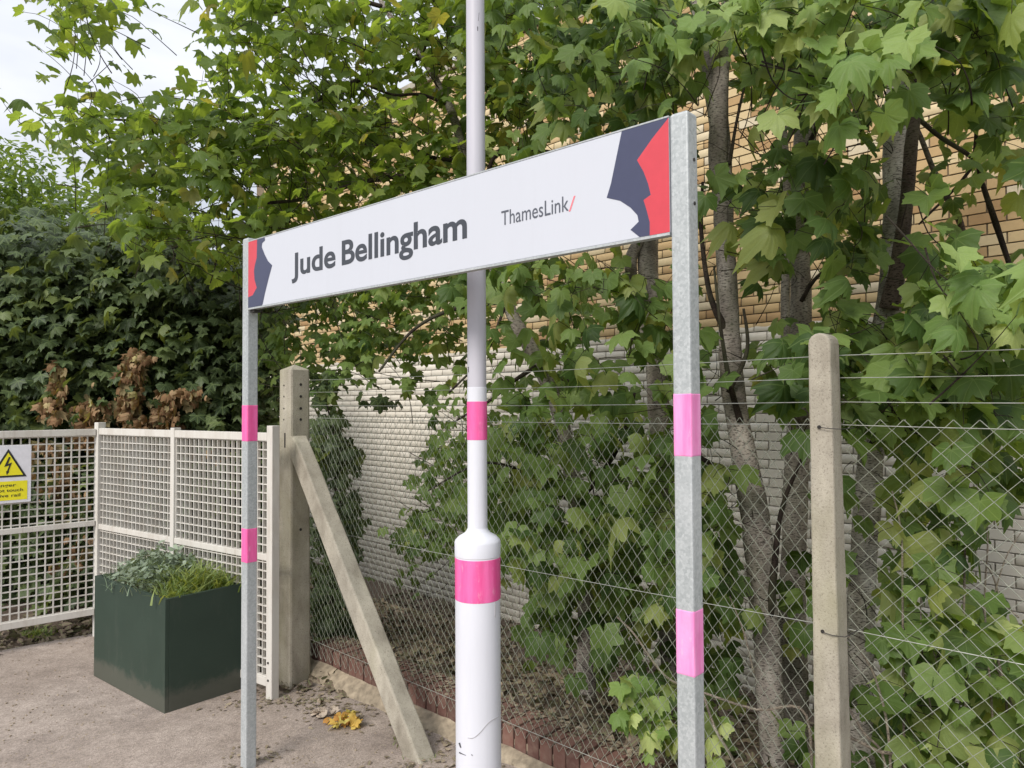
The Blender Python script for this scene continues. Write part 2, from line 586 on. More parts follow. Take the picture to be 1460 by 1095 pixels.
def catmull(pts, n=6):
    pts = [Vector(p) for p in pts]
    out_ = []
    m = len(pts)
    for i in range(m - 1):
        p0, p1, p2, p3 = pts[max(i - 1, 0)], pts[i], pts[i + 1], pts[min(i + 2, m - 1)]
        for k in range(n):
            t = k / n
            out_.append(0.5 * ((2 * p1) + (p2 - p0) * t + (2 * p0 - 5 * p1 + 4 * p2 - p3) * t * t + (3 * p1 - p0 - 3 * p2 + p3) * t ** 3))
    out_.append(pts[-1])
    return out_


def lerps(vals, n=6):
    o = []
    for i in range(len(vals) - 1):
        for k in range(n):
            o.append(vals[i] + (vals[i + 1] - vals[i]) * k / n)
    o.append(vals[-1])
    return o


def copies(protos, name, mats, parent):
    """link one object per matrix, sharing the prototype meshes"""
    off = Vector((0, 0, 0))
    w_ = parent
    while w_ is not None:
        off += w_.location
        w_ = w_.parent
    T = Matrix.Translation(-off)
    res = []
    for i, mw in enumerate(mats):
        o = bpy.data.objects.new(name, protos[i % len(protos)])
        COL.objects.link(o)
        o.parent = parent
        o.matrix_basis = T @ mw
        res.append(o)
    return res


# ------------------------------------------------------------------ frames of reference
dF = Vector((-1.117, 1.0, 0)).normalized()      # fence and sign run this way, away from the camera
U = -dF                                         # to the right along the fence
NC = Vector((-dF.y, dF.x, 0)).normalized()
if NC.y > 0: NC = -NC                           # towards the platform side
Zv = Vector((0, 0, 1))


def along(p0, d, px, z=1.6):
    """point on the line p0 + t d whose image column is px"""
    lo, hi = -3.0, 12.0
    f = lambda t: proj(p0 + d * t)[0] - px
    a = f(lo)
    for _ in range(60):
        mid = (lo + hi) / 2
        if (f(mid) > 0) == (a > 0): lo = mid
        else: hi = mid
    return p0 + d * lo


def plane_hit(px, py, p0, n):
    d = ray(px, py)
    return CAM + d * ((p0 - CAM).dot(n) / d.dot(n))


PR = P(1181, 600, 2.33); PR.z = 0
PL = along(Vector((PR.x, PR.y, 1.6)), dF, 420); PL.z = 0
LEN = (PL - PR).length


def fs(p):
    q = Vector((p[0] - PR.x, p[1] - PR.y, 0))
    return q.dot(dF), -q.dot(NC)


def fp(a, s, z=0.0):
    q = PR + dF * a - NC * s
    return Vector((q.x, q.y, z))


# wall line
WA = P(1435, 600, 4.85); WA.z = 0
WB = P(545, 600, 10.1); WB.z = 0
dW = (WB - WA).normalized()
nW = Vector((-dW.y, dW.x, 0))
if nW.y > 0: nW = -nW

# ------------------------------------------------------------------ ground
# open ground sheet reaching the horizon
me = bpy.data.meshes.new('ground')
me.from_pydata([(-900, -900, -0.95), (900, -900, -0.95), (900, 900, -0.95), (-900, 900, -0.95)], [], [(0, 1, 2, 3)])
o = link('ground', me, None, simple('open_ground', (0.10, 0.10, 0.06), 0.95, 0, 0.3, 0.4, 0.05, 0.1))
tag(o, kind='structure')


def terr(a, s):
    fr = max(0.0, min(1.0, (a - LEN - 0.1) / 0.6)) * (1 - max(0.0, min(1.0, (s - 1.0) / 1.6)))         # beyond the fence's end, behind the gate
    k = max(0.0, min(1.0, (s - 0.30) / 3.0))
    k = k * k * (3 - 2 * k)
    bank = 0.06 - 0.86 * k
    k2 = max(0.0, min(1.0, (s - 3.2) / 3.5))
    back = -0.012 - 0.5 * k2
    z = bank * (1 - fr) + back * fr
    return z + 0.03 * mnoise.noise(Vector((a * 2.2, s * 2.2, 0))) + 0.012 * mnoise.noise(Vector((a * 9, s * 9, 3)))


v, f = [], []
na, ns = 150, 90
for j in range(ns + 1):
    for i in range(na + 1):
        a = -3.0 + 13.0 * i / na
        s = 0.13 + 8.5 * (j / ns) ** 1.4
        v.append(fp(a, s, terr(a, s) if j else -0.2))
for j in range(ns):
    for i in range(na):
        q = j * (na + 1) + i
        f.append((q, q + na + 1, q + na + 2, q + 1))
me = bpy.data.meshes.new('bank')
me.from_pydata([tuple(x) for x in v], [], f)
me.shade_smooth()
tag(link('bank', me, None, M['soil']), kind='structure')

# gate corners (needed for the edge of the platform)
GE = P(389, 800, 4.09); GE.z = 0
GC = P(141, 800, 5.22); GC.z = 0
dG = (GC - GE).normalized()
dL = Vector((-0.74, -0.67, 0)).normalized()
GD = GC + dL * 1.45

# platform: asphalt slab in front of the fence and the gates, finely gridded with slight undulation
v, f, idx = [], [], {}
poly = [fp(-4, 0.13), fp(LEN + 0.02, 0.13), GE - NC * 0.10, GC + Vector((-0.02, 0.10, 0)), GD + Vector((-0.1, 0.10, 0)) + dL * 4, Vector((-9, -2, 0)), Vector((-9, -6, 0)), Vector((9, -6, 0))]
bm = bmesh.new()
vs = [bm.verts.new((p.x, p.y, 0)) for p in poly]
face = bm.faces.new(vs)
if face.normal.z < 0: face.normal_flip()
bmesh.ops.triangulate(bm, faces=bm.faces[:])
bmesh.ops.subdivide_edges(bm, edges=bm.edges[:], cuts=14, use_grid_fill=True)
for q in bm.verts:
    q.co.z = 0.012 * mnoise.noise(Vector((q.co.x * 0.9, q.co.y * 0.9, 0)))
bnd = [e for e in bm.edges if e.is_boundary]
ext = bmesh.ops.extrude_edge_only(bm, edges=bnd)
for q in ext['geom']:
    if isinstance(q, bmesh.types.BMVert): q.co.z -= 0.25
me = bpy.data.meshes.new('platform')
bm.to_mesh(me); bm.free()
tag(link('platform', me, None, M['asphalt']), kind='structure')

nG = Vector((-dG.y, dG.x, 0))
if nG.y < 0: nG = -nG
nLb = Vector((-dL.y, dL.x, 0))
if nLb.y < 0: nLb = -nLb


def behind(x, y):
    q = Vector((x - GC.x, y - GC.y, 0))
    return max(q.dot(nG), q.dot(nLb))


def verge_z(x, y):
    b = behind(x, y)
    k = max(0.0, min(1.0, (b - 0.08) / 0.3))
    k -= 14 * max(0.0, min(1.0, (fs((x, y, 0))[1] - 0.5) / 0.8)) * (b > 0)
    return -0.045 + 0.07 * k + 0.02 * k * mnoise.noise(Vector((x * 3, y * 3, 1))) + 0.012 * k * mnoise.noise(Vector((x * 11, y * 11, 5)))


v, f = [], []
nx, ny = 110, 80
for j in range(ny + 1):
    for i in range(nx + 1):
        x, y = -10.0 + 8.8 * i / nx, 2.6 + 6.0 * j / ny
        v.append((x, y, verge_z(x, y)))
for j in range(ny):
    for i in range(nx):
        q = j * (nx + 1) + i
        f.append((q, q + 1, q + nx + 2, q + nx + 1))
me = bpy.data.meshes.new('verge')
me.from_pydata(v, [], f)
me.shade_smooth()
tag(link('verge', me, None, M['soil']), kind='structure')

# ------------------------------------------------------------------ building with brick wall
bld = empty('brick_building', WA, label='long brick building behind the trees, buff brick above and white painted brick below', cat='building')
T0, T1 = -3.2, 11.2
ZB, ZT = -0.96, 5.72
mb = MB()
mid = WA + dW * (T0 + T1) / 2 - nW * 3.01 + Zv * (ZB + ZT) / 2
mb.box(mid, dW, -nW, Zv, T1 - T0, 6.0, ZT - ZB)
wall = mb.build('wall', M['mortar'], bld)
mb = MB()
mb.box(mid + Zv * ((ZT - ZB) / 2 + 0.045), dW, -nW, Zv, T1 - T0 + 0.1, 6.12, 0.09)
mb.build('roof_coping', M['concrete'], bld, bevel=0.01)

BW, BH, PXW, PYH = 0.215, 0.065, 0.225, 0.075
rows = int((ZT - ZB) / PYH)
bl = []
for r in range(rows):
    off = (r % 2) * PXW / 2
    n0 = int((T1 - T0) / PXW) - 1
    for i in range(n0):
        t = T0 + 0.02 + off + (i + 0.5) * PXW
        bl.append((t, ZB + (r + 0.5) * PYH))
bl = np.array(bl)
cen = np.array([[*(WA + dW * t)][:2] + [z] for t, z in bl])
px, py = proj_np(cen)
size = F / cen[:, 1]
inside = (px > 960) & (px < 1475) & (py > -10) & (py < 1105)
sc = np.where(inside, size, -1)
# wall areas the foliage leaves open in the photograph rank first
win = np.zeros(len(bl), bool)
for (x0, y0, x1, y1) in ((1370, 0, 1460, 180), (1295, 180, 1460, 375), (1400, 700, 1460, 900), (1035, 110, 1240, 270), (1080, 590, 1130, 720), (1030, 250, 1110, 420)):
    win |= (px > x0) & (px < x1) & (py > y0) & (py < y1)
order = np.argsort(-(sc + np.where(win & inside, 1000, 0)))
part_idx = set(order[:290].tolist())


def brick_verts():
    # front face with softened edge, 5 visible sides
    a, b, d, e = BW / 2, BH / 2 + 0.001, 0.0055, 0.0020
    vv = [(-a, 0, -b), (a, 0, -b), (a, 0, b), (-a, 0, b), (-a, -d + e, -b), (a, -d + e, -b), (a, -d + e, b), (-a, -d + e, b),
          (-a + e, -d, -b + e), (a - e, -d, -b + e), (a - e, -d, b - e), (-a + e, -d, b - e)]
    ff = [(8, 9, 10, 11)]
    for k in range(4):
        k2 = (k + 1) % 4
        ff.append((k, k2, 4 + k2, 4 + k))
        ff.append((4 + k, 4 + k2, 8 + k2, 8 + k))
    return vv, ff


bv, bf = brick_verts()
MWALL = Matrix((( -dW.x, -nW.x, 0, 0), (-dW.y, -nW.y, 0, 0), (0, 0, 1, 0), (0, 0, 0, 1)))
protos = []
for k in range(10):
    me = bpy.data.meshes.new('brick')
    me.from_pydata(bv, [], bf)
    at = me.attributes.new('tint', 'FLOAT', 'POINT')
    at.data.foreach_set('value', [(k + 0.5) / 10 if k != 9 else 0.99] * len(bv))
    me.materials.append(M['brick'])
    protos.append(me)


def bmat(i, jy):
    p = WA + dW * bl[i][0] + nW * jy
    return Matrix.Translation((p.x, p.y, bl[i][1])) @ MWALL


mats = [bmat(i, random.uniform(0, 0.003)) for i in sorted(part_idx)]
pr2 = [random.choice(protos) for _ in mats]
for mw, pm in zip(mats, pr2):
    copies([pm], 'brick', [mw], wall)
rest = [i for i in range(len(bl)) if i not in part_idx]
base = np.array(bv)
A = np.array(MWALL.to_3x3())
allv = []
tint = []
for i in rest:
    jy = random.uniform(0, 0.003)
    p = WA + dW * bl[i][0] + nW * jy
    allv.append(base @ A.T + np.array([p.x, p.y, bl[i][1]]))
    tint += [random.random() ** 0.9 if random.random() > 0.05 else 1.0] * len(bv)
allv = np.concatenate(allv)


def big_mesh(name, verts, faces_tri, tint, rib=None):
    me = bpy.data.meshes.new(name)
    n, m = len(verts), len(faces_tri)
    k = faces_tri.shape[1]
    me.vertices.add(n)
    me.vertices.foreach_set('co', np.asarray(verts, np.float32).ravel())
    me.loops.add(m * k)
    me.loops.foreach_set('vertex_index', np.asarray(faces_tri, np.int32).ravel())
    me.polygons.add(m)
    me.polygons.foreach_set('loop_start', np.arange(0, m * k, k, dtype=np.int32))
    me.update(calc_edges=True)
    at = me.attributes.new('tint', 'FLOAT', 'POINT')
    at.data.foreach_set('value', np.asarray(tint, np.float32))
    if rib is not None:
        at = me.attributes.new('rib', 'FLOAT', 'POINT')
        at.data.foreach_set('value', np.asarray(rib, np.float32))
    return me


ff = np.array(bf)
fa = (ff[None] + (np.arange(len(rest)) * len(bv))[:, None, None]).reshape(-1, 4)
me = big_mesh('brick_courses', allv, fa, tint)
o = link('brick_courses', me, wall, M['brick'])
o['kind'] = 'stuff'

def kz(a):
    return 0.06 * max(0.0, min(1.0, (a - 0.9) / (LEN - 0.9)))


# ------------------------------------------------------------------ low red brick kerb under the fence
kerb = empty('brick_kerb', fp(LEN / 2, 0.2), label='low red brick-on-edge kerb wall running along the foot of the chain link fence', cat='kerb wall')
mb = MB()
mb.box(fp(LEN / 2 - 1.2, 0.245, -0.075), U, NC, Zv, LEN + 2.5, 0.20, 0.30)
mb.build('mortar_core', M['haunch'], kerb)
bms = []
for k in range(3):
    mb = MB()
    mb.box((0, 0, 0), (1, 0, 0), (0, 1, 0), (0, 0, 1), 0.066, 0.218, 0.107)
    o = mb.build('kerb_brick', M['redbrick'], bevel=0.0025, segs=1)
    me = o.data
    bpy.data.objects.remove(o)
    bms.append(me)
Mk = Matrix(((U.x, -NC.x, 0, 0), (U.y, -NC.y, 0, 0), (0, 0, 1, 0), (0, 0, 0, 1)))
a = LEN + 0.0
mats = []
while a > -2.4:
    p = fp(a, 0.245 + random.uniform(-0.004, 0.004), 0.058 + kz(a) + random.uniform(-0.004, 0.004))
    mats.append(Matrix.Translation(p) @ Mk @ Matrix.Rotation(R(random.uniform(-0.6, 0.6)), 4, 'Z'))
    a -= 0.0745
copies(bms, 'brick', mats, kerb)
# rough mortar haunch in front
v, f = [], []
nn = 90
for i in range(nn + 1):
    a = LEN + 0.05 - (LEN + 2.2) * i / nn
    h = 0.022 + kz(a) * 1.1 + 0.012 * mnoise.noise(Vector((a * 5, 0, 0)))
    w_ = 0.085 + 0.03 * mnoise.noise(Vector((a * 4, 7, 0)))
    for k in range(6):
        t = k / 5
        s = 0.133 - t * w_
        z = h * (1 - t) ** 0.8 + 0.01 * mnoise.noise(Vector((a * 14, k * 1.3, 2))) - 0.012 * (k == 5)
        v.append(fp(a, s, z))
for i in range(nn):
    for k in range(5):
        q = i * 6 + k
        f.append((q, q + 1, q + 7, q + 6))
me = bpy.data.meshes.new('mortar_haunch')
me.from_pydata([tuple(x) for x in v], [], f)
me.shade_smooth()
link('mortar_haunch', me, kerb, M['haunch'])

# ------------------------------------------------------------------ chain link fence
fence = empty('chain_link_fence', PR, label='chain link fence on concrete posts with four straining wires, in front of the trees', cat='fence')
# arch-topped intermediate post
zt = 1.60 + (573 - 474) * 2.33 / F
bm = bmesh.new()
prof = []
wb, wt, db, dt = 0.088, 0.068, 0.112, 0.085
hh = zt + 0.45
left = -wb / 2
for z, ww in ((-0.45, wb), (zt - 0.035, wt)):
    prof.append((left, z)); prof.append((left + ww, z))
order_ = [(left, -0.45, 0), (left, zt - 0.032, 1)]
for k in range(1, 8):
    a = math.pi - math.pi * k / 8
    order_.append((left + wt / 2 + math.cos(a) * wt / 2, zt - 0.032 + math.sin(a) * 0.032, 1))
order_ += [(left + wt, zt - 0.032, 1), (left + wb, -0.45, 0)]
fr, bk = [], []
for (u, z, tpr) in order_:
    dd = dt if tpr else db
    p = PR + U * u + Zv * z
    fr.append(bm.verts.new(p + NC * dd / 2))
    bk.append(bm.verts.new(p - NC * dd / 2))
bm.faces.new(fr)
bm.faces.new(bk[::-1])
n_ = len(fr)
for i in range(n_):
    j = (i + 1) % n_
    bm.faces.new((fr[i], bk[i], bk[j], fr[j]))
bmesh.ops.recalc_face_normals(bm, faces=bm.faces[:])
ed = [e for e in bm.edges if (e.verts[0] in fr) == (e.verts[1] in fr) and e.calc_face_angle(0) > 1.0]
bmesh.ops.bevel(bm, geom=ed, offset=0.007, segments=2, profile=0.5, affect='EDGES')
# roughen the long faces a little
bmesh.ops.subdivide_edges(bm, edges=[e for e in bm.edges if e.calc_length() > 0.8], cuts=30)
for q in bm.verts:
    q.co += Vector((mnoise.noise(q.co * 9), mnoise.noise(q.co * 9 + Vector((5, 0, 0))), 0)) * 0.0018
me = bpy.data.meshes.new('concrete_post')
bm.to_mesh(me); bm.free()
post1 = link('concrete_post', me, fence, M['concrete'])
post1['label'] = 'slim weathered concrete post with a rounded top'

# strainer post with pyramid cap, holes and slot
zt2 = 1.60 + (578 - 520) * (PL.y) / F
bm = bmesh.new()
ww = 0.132
ring = []
for z, k in ((-0.45, 1.12), (0.3, 1.06), (1.0, 1.01), (zt2 - 0.03, 0.98)):
    c = PL + Zv * z
    ring.append([bm.verts.new(c + U * sx * ww * k / 2 + NC * sy * ww * k / 2) for sx, sy in ((-1, -1), (1, -1), (1, 1), (-1, 1))])
for a_, b_ in zip(ring[:-1], ring[1:]):
    for k in range(4):
        bm.faces.new((a_[k], a_[(k + 1) % 4], b_[(k + 1) % 4], b_[k]))
top = bm.verts.new(PL + Zv * (zt2 + 0.004))
for k in range(4):
    bm.faces.new((ring[-1][k], ring[-1][(k + 1) % 4], top))
bm.faces.new(ring[0][::-1])
bmesh.ops.recalc_face_normals(bm, faces=bm.faces[:])
bmesh.ops.bevel(bm, geom=[e for e in bm.edges if abs((e.verts[0].co - e.verts[1].co).normalized().z) > 0.9], offset=0.014, segments=2, profile=0.5, affect='EDGES')
me = bpy.data.meshes.new('concrete_post')
bm.to_mesh(me); bm.free()
post2 = link('concrete_post', me, fence, M['concrete'])
post2['label'] = 'thick square concrete strainer post with bolt holes beside the white gate'


def disc(mb_, c, n, r, d=0.003):
    mb_.tube([c - n * 0.01, c + n * d], r, 8)


for k, z in enumerate((1.72, 1.655, 1.585, 1.52)):
    mb = MB(); disc(mb, PL + NC * 0.0655 + U * -0.008 + Zv * z, NC, 0.0055, 0.0012); mb.build('bolt_hole', M['hole'], post2)
for z in (1.725, 1.655, 1.585, 1.52, 0.88, 0.235):
    mb = MB(); disc(mb, PL + U * 0.0655 + NC * 0.0 + Zv * z, U, 0.0085, 0.0012 + 0.002 * (z < 1.5)); mb.build('bolt_hole', M['hole'], post2)
mb = MB(); mb.box(PL + NC * 0.0645 + U * 0.005 + Zv * 1.40, U, NC, Zv, 0.012, 0.006, 0.085); mb.build('slot', M['hole'], post2)
for z in (1.525, 0.895):
    mb = MB(); disc(mb, PR + NC * 0.047 + U * -0.012 + Zv * z, NC, 0.0055, 0.004); mb.build('tie_hole', M['hole'], post1)
    mb = MB(); mb.tube([PR + U * -0.012 + NC * 0.055 + Zv * z, PR + U * 0.020 + NC * 0.056 + Zv * (z - 0.004), PR + U * 0.052 + NC * 0.04 + Zv * (z - 0.006), PR + U * 0.062 - NC * 0.05 + Zv * (z - 0.004)], 0.0014, 5)
    mb.build('tie_wire', M['dark_wire'], post1)

# raking brace
bt = PL + U * 0.060 + NC * 0.03 + Zv * 1.415
bb = G(597, 1078)
d = (bb - bt).normalized()
bb = bb + d * 0.12
side = NC
upn = side.cross(d).normalized()
if upn.z < 0: upn = -upn
bm = bmesh.new()
rings = []
L = (bb - bt).length
st = [(0.0, 0.30), (0.012, 0.62), (0.035, 0.88), (0.075, 1.0)] + [(0.075 + (L - 0.075) * k / 24, 1.0) for k in range(1, 25)]
for (t, k) in st:
    c = bt + d * t + upn * 0.0
    rr = []
    for (x, y) in ((-1, -1), (1, -1), (1, 1), (-1, 1)):
        q = c + side * x * 0.047 + upn * (y * 0.051 * k)
        q += Vector((mnoise.noise(q * 8), mnoise.noise(q * 8 + Vector((3, 3, 3))), 0)) * 0.003
        rr.append(bm.verts.new(q))
    rings.append(rr)
for a_, b_ in zip(rings[:-1], rings[1:]):
    for k in range(4):
        bm.faces.new((a_[k], a_[(k + 1) % 4], b_[(k + 1) % 4], b_[k]))
bm.faces.new(rings[0][::-1]); bm.faces.new(rings[-1])
bmesh.ops.recalc_face_normals(bm, faces=bm.faces[:])
bmesh.ops.bevel(bm, geom=[e for e in bm.edges if abs((e.verts[0].co - e.verts[1].co).normalized().dot(d)) > 0.9], offset=0.009, segments=2, profile=0.5, affect='EDGES')
me = bpy.data.meshes.new('brace_strut')
bm.to_mesh(me); bm.free()
link('brace_strut', me, fence, M['concrete'])

# line wires, continuing past the frame on both sides where the fence does
AE = -1.6
for z in (1.752, 1.68, 1.603, 1.53, 0.885, 0.235):
    s = 0.062
    pts = []
    for i in range(41):
        a = LEN - 0.05 - (LEN - 0.05) * i / 40
        t = i / 40
        sag = 0.008 * 4 * t * (1 - t)
        pts.append(fp(a, s, (z if z > 0.5 else z - 0.075 * t) - sag))
    for i in range(1, 25):
        t = i / 24
        pts.append(fp(AE * t, s, (z if z > 0.5 else z - 0.075) - 0.008 * 4 * t * (1 - t)))
    mb = MB(); mb.tube(pts, 0.0013, 5); mb.build('line_wire', M['line'], fence)


def chain(a0, a1, name, seed, p=0.033, pz=0.033):
    rnd = random.Random(seed)
    z0, z1 = 0.125, 1.548
    mb_ = MB()
    k = 0
    a = a0
    while a < a1:
        pts = []
        nzs = int((z1 - z0) / pz)
        for i in range(nzs + 1):
            z = z1 - i * pz
            sgn = 1 if (i + k) % 2 == 0 else -1
            aa = a + sgn * p / 2 + 0.0
            ss = 0.066 + (0.002 if sgn > 0 else -0.002)
            q = Vector((aa * 1.3, z * 1.3, seed))
            aa += 0.007 * mnoise.noise(q) ; zz = z + 0.008 * mnoise.noise(q + Vector((9, 9, 0)))
            ss += 0.012 * mnoise.noise(Vector((aa * 1.1, z * 1.6, 4)))
            pts.append(fp(aa, ss, zz))
        mb_.tube(pts, 0.00130 if p > 0.03 else 0.00112, 4, cap=False)
        a += p
        k += 1
    # knuckle spikes are the topmost half cells
    return mb_.build(name, M['wire'], fence)


chain(0.03, LEN - 0.04, 'wire_mesh', 1, 0.0235, 0.0300)
chain(AE, -0.03, 'wire_mesh', 2)

# ------------------------------------------------------------------ white mesh gate panels
gate = empty('mesh_gate', GC, label='white painted steel mesh fence with two framed panels meeting at a corner behind the planter', cat='gate')
ZG = 1.452


def panel(p0, p1, z0, z1, mids_t, mid_z, pitch=0.0475, fw=0.045, bar_d=0.019, bar_w=0.0058, zpitch=0.0475):
    d_ = (p1 - p0); L_ = d_.length; d_.normalize()
    nn_ = Vector((-d_.y, d_.x, 0))
    for z in (z0 + fw / 2, z1 - fw / 2):
        mb_ = MB(); mb_.box(p0 + d_ * L_ / 2 + Zv * z, d_, nn_, Zv, L_ - 0.002, 0.04, fw); mb_.build('rail', M['gate_white'], gate, bevel=0.003)
    mb_ = MB(); mb_.box(p0 + d_ * L_ / 2 + Zv * mid_z, d_, nn_, Zv, L_ - 0.002, 0.036, 0.036); mb_.build('rail', M['gate_white'], gate, bevel=0.003)
    xs = [0] + [m * L_ for m in mids_t] + [L_]
    for m in mids_t:
        mb_ = MB(); mb_.box(p0 + d_ * m * L_ + Zv * ((z0 + z1) / 2 + 0.005), d_, nn_, Zv, 0.042, 0.048, z1 - z0 + 0.02); mb_.build('stile', M['gate_white'], gate, bevel=0.003)
    # bars
    nv = int(L_ / pitch)
    mb_ = MB(); mb_.box((0, 0, 0), (1, 0, 0), (0, 1, 0), (0, 0, 1), bar_w, bar_d, z1 - z0 - 2 * fw + 0.004)
    o_ = mb_.build('mesh_bar', M['gate_white']); bmv = o_.data; bpy.data.objects.remove(o_)
    Mp = Matrix(((d_.x, nn_.x, 0, 0), (d_.y, nn_.y, 0, 0), (0, 0, 1, 0), (0, 0, 0, 1)))
    mats_ = []
    for i in range(1, nv):
        x = i * L_ / nv
        if any(abs(x - m * L_) < 0.02 for m in mids_t): continue
        mats_.append(Matrix.Translation(p0 + d_ * x + Zv * (z0 + z1) / 2) @ Mp)
    copies([bmv], 'mesh_bar', mats_, gate)
    mb_ = MB(); mb_.box((0, 0, 0), (1, 0, 0), (0, 1, 0), (0, 0, 1), L_ - 0.01, bar_d * 0.8, bar_w * 0.95)
    o_ = mb_.build('mesh_bar', M['gate_white']); bmh = o_.data; bpy.data.objects.remove(o_)
    nh = int((z1 - z0) / zpitch)
    mats_ = []
    for i in range(1, nh):
        z = z0 + i * (z1 - z0) / nh
        if abs(z - mid_z) < 0.02 or z < z0 + fw or z > z1 - fw: continue
        mats_.append(Matrix.Translation(p0 + d_ * L_ / 2 + Zv * z) @ Mp)
    copies([bmh], 'mesh_bar', mats_, gate)


panel(GE + dG * 0.03, GC - dG * 0.02, 0.065, ZG, [0.5], 0.765)
panel(GC + dL * 0.03, GD, 0.155, ZG - 0.005, [], 0.79, bar_d=0.008, bar_w=0.0085)
for p, w_ in ((GE, 0.05), (GC, 0.055), (GD, 0.055)):
    mb = MB(); mb.box(p + Zv * (ZG / 2 + 0.01), dG, Vector((-dG.y, dG.x, 0)), Zv, w_, w_, ZG + 0.06)
    mb.build('gate_post', M['gate_white'], gate, bevel=0.004)
for z in (0.20, 0.105):
    mb = MB(); disc(mb, GE + Vector((-0.577 * -0.0, 0, 0)) + NC * 0.0262 + Zv * z, NC, 0.006, 0.004); mb.build('bolt', M['dark_wire'], gate)

# ------------------------------------------------------------------ warning sign on the gate
nL = Vector((-dL.y, dL.x, 0))
if nL.y > 0: nL = -nL


def font_mesh(body, offset=0.0, shear=0.0, spacing=1.0):
    cu = bpy.data.curves.new('txt', 'FONT')
    cu.body = body
    cu.offset = offset
    cu.shear = shear
    cu.space_character = spacing
    cu.resolution_u = 5
    cu.fill_mode = 'FRONT'
    ob = bpy.data.objects.new('txt', cu)
    COL.objects.link(ob)
    bpy.context.view_layer.update()
    dg = bpy.context.evaluated_depsgraph_get()
    me_ = bpy.data.meshes.new_from_object(ob.evaluated_get(dg))
    bpy.data.objects.remove(ob)
    vs_ = np.array([tuple(q.co) for q in me_.vertices])
    fs_ = [tuple(p.vertices) for p in me_.polygons]
    bpy.data.meshes.remove(me_)
    return vs_, fs_


def place_text(name, body, mapf, u0, u1, vb, vcap, mat, parent, offset=0.0, spacing=1.0, shear=0.0):
    """mapf(u, v) -> world; text fitted so its ink spans u0..u1, baseline at vb, capital height at vcap"""
    vs_, fs_ = font_mesh(body, offset, shear, spacing)
    hv, _ = font_mesh('H', offset)
    cap = hv[:, 1].max() - hv[:, 1].min()
    x0, x1 = vs_[:, 0].min(), vs_[:, 0].max()
    yb = hv[:, 1].min()
    pts = []
    for x, y, _ in vs_:
        pts.append(tuple(mapf(u0 + (x - x0) / (x1 - x0) * (u1 - u0), vb + (y - yb) / cap * (vcap - vb))))
    me_ = bpy.data.meshes.new(name)
    me_.from_pydata(pts, [], fs_)
    return link(name, me_, parent, mat)


def flat(name, pts3, mat, parent):
    me_ = bpy.data.meshes.new(name)
    me_.from_pydata([tuple(p) for p in pts3], [], [tuple(range(len(pts3)))])
    bm_ = bmesh.new(); bm_.from_mesh(me_)
    bmesh.ops.triangulate(bm_, faces=bm_.faces[:]); bm_.to_mesh(me_); bm_.free()
    return link(name, me_, parent, mat)


wp0 = GC + nL * 0.032


def wpt(px_, py_, dd=0.0):
    return plane_hit(px_, py_, wp0, nL) + nL * dd


wtr, wbr = wpt(45, 634), wpt(44.5, 715)
WS_W, WS_H = 0.30, 0.395
wc = wtr.copy()
ws = empty('warning_sign', (wc.x, wc.y, wbr.z), label='white and yellow electrical warning sign with a lightning bolt, fixed to the white mesh', cat='sign')


WH = wtr.z - wbr.z
WWD = WH * 0.80


def wmap(u, v, dd=0.0015):     # u from 0 (left) to 1 (right), v up
    return wtr + dL * (1 - u) * WWD + Zv * (v - 1) * WH + nL * dd


mb = MB(); mb.box(wmap(0.5, 0.5, -0.002), dL, nL, Zv, WWD, 0.004, WH); mb.build('plate', M['plate'], ws, bevel=0.0015, segs=1)
# triangle: apex px (12,640), right corner (37,678)
ua = 1 - (wpt(12, 640) - wtr).dot(dL) / WWD
va = (wpt(12, 640).z - wbr.z) / WH
ur = 1 - (wpt(38, 679) - wtr).dot(dL) / WWD
vr = (wpt(38, 679).z - wbr.z) / WH
ul = 2 * ua - ur
flat('triangle_border', [wmap(ul, vr), wmap(ur, vr), wmap(ua, va)], M['black'], ws)


def inset(k, dd):
    cx, cy = ua, vr + (va - vr) / 3
    return [wmap(cx + (x - cx) * k, cy + (y - cy) * k, dd) for x, y in ((ul, vr), (ur, vr), (ua, va))]


flat('triangle_field', inset(0.80, 0.0028), M['yellow'], ws)
hb = va - vr
flat('lightning_bolt', [wmap(ua + x * (ur - ua), vr + y * hb, 0.0040) for x, y in ((0.02, 0.72), (0.12, 0.70), (-0.02, 0.47), (0.20, 0.52), (0.02, 0.20), (0.06, 0.20), (-0.08, 0.08), (-0.12, 0.24), (-0.07, 0.21), (0.05, 0.42), (-0.22, 0.37))], M['black'], ws)
flat('text_field', [wmap(0.04, 0.05), wmap(0.93, 0.05), wmap(0.93, vr - 0.07), wmap(0.04, vr - 0.07)], M['yellow'], ws)
hgt = (vr - 0.07 - 0.05)
for k, (s_, u0, u1) in enumerate((('Danger', 0.26, 0.72), ('Do not touch', 0.13, 0.85), ('the live rail', 0.16, 0.80))):
    vb = 0.05 + hgt * (0.72 - 0.27 * k)
    place_text('lettering', s_, lambda u, v: wmap(u, v, 0.003), u0, u1, vb, vb + hgt * 0.16, M['black'], ws, 0.01)

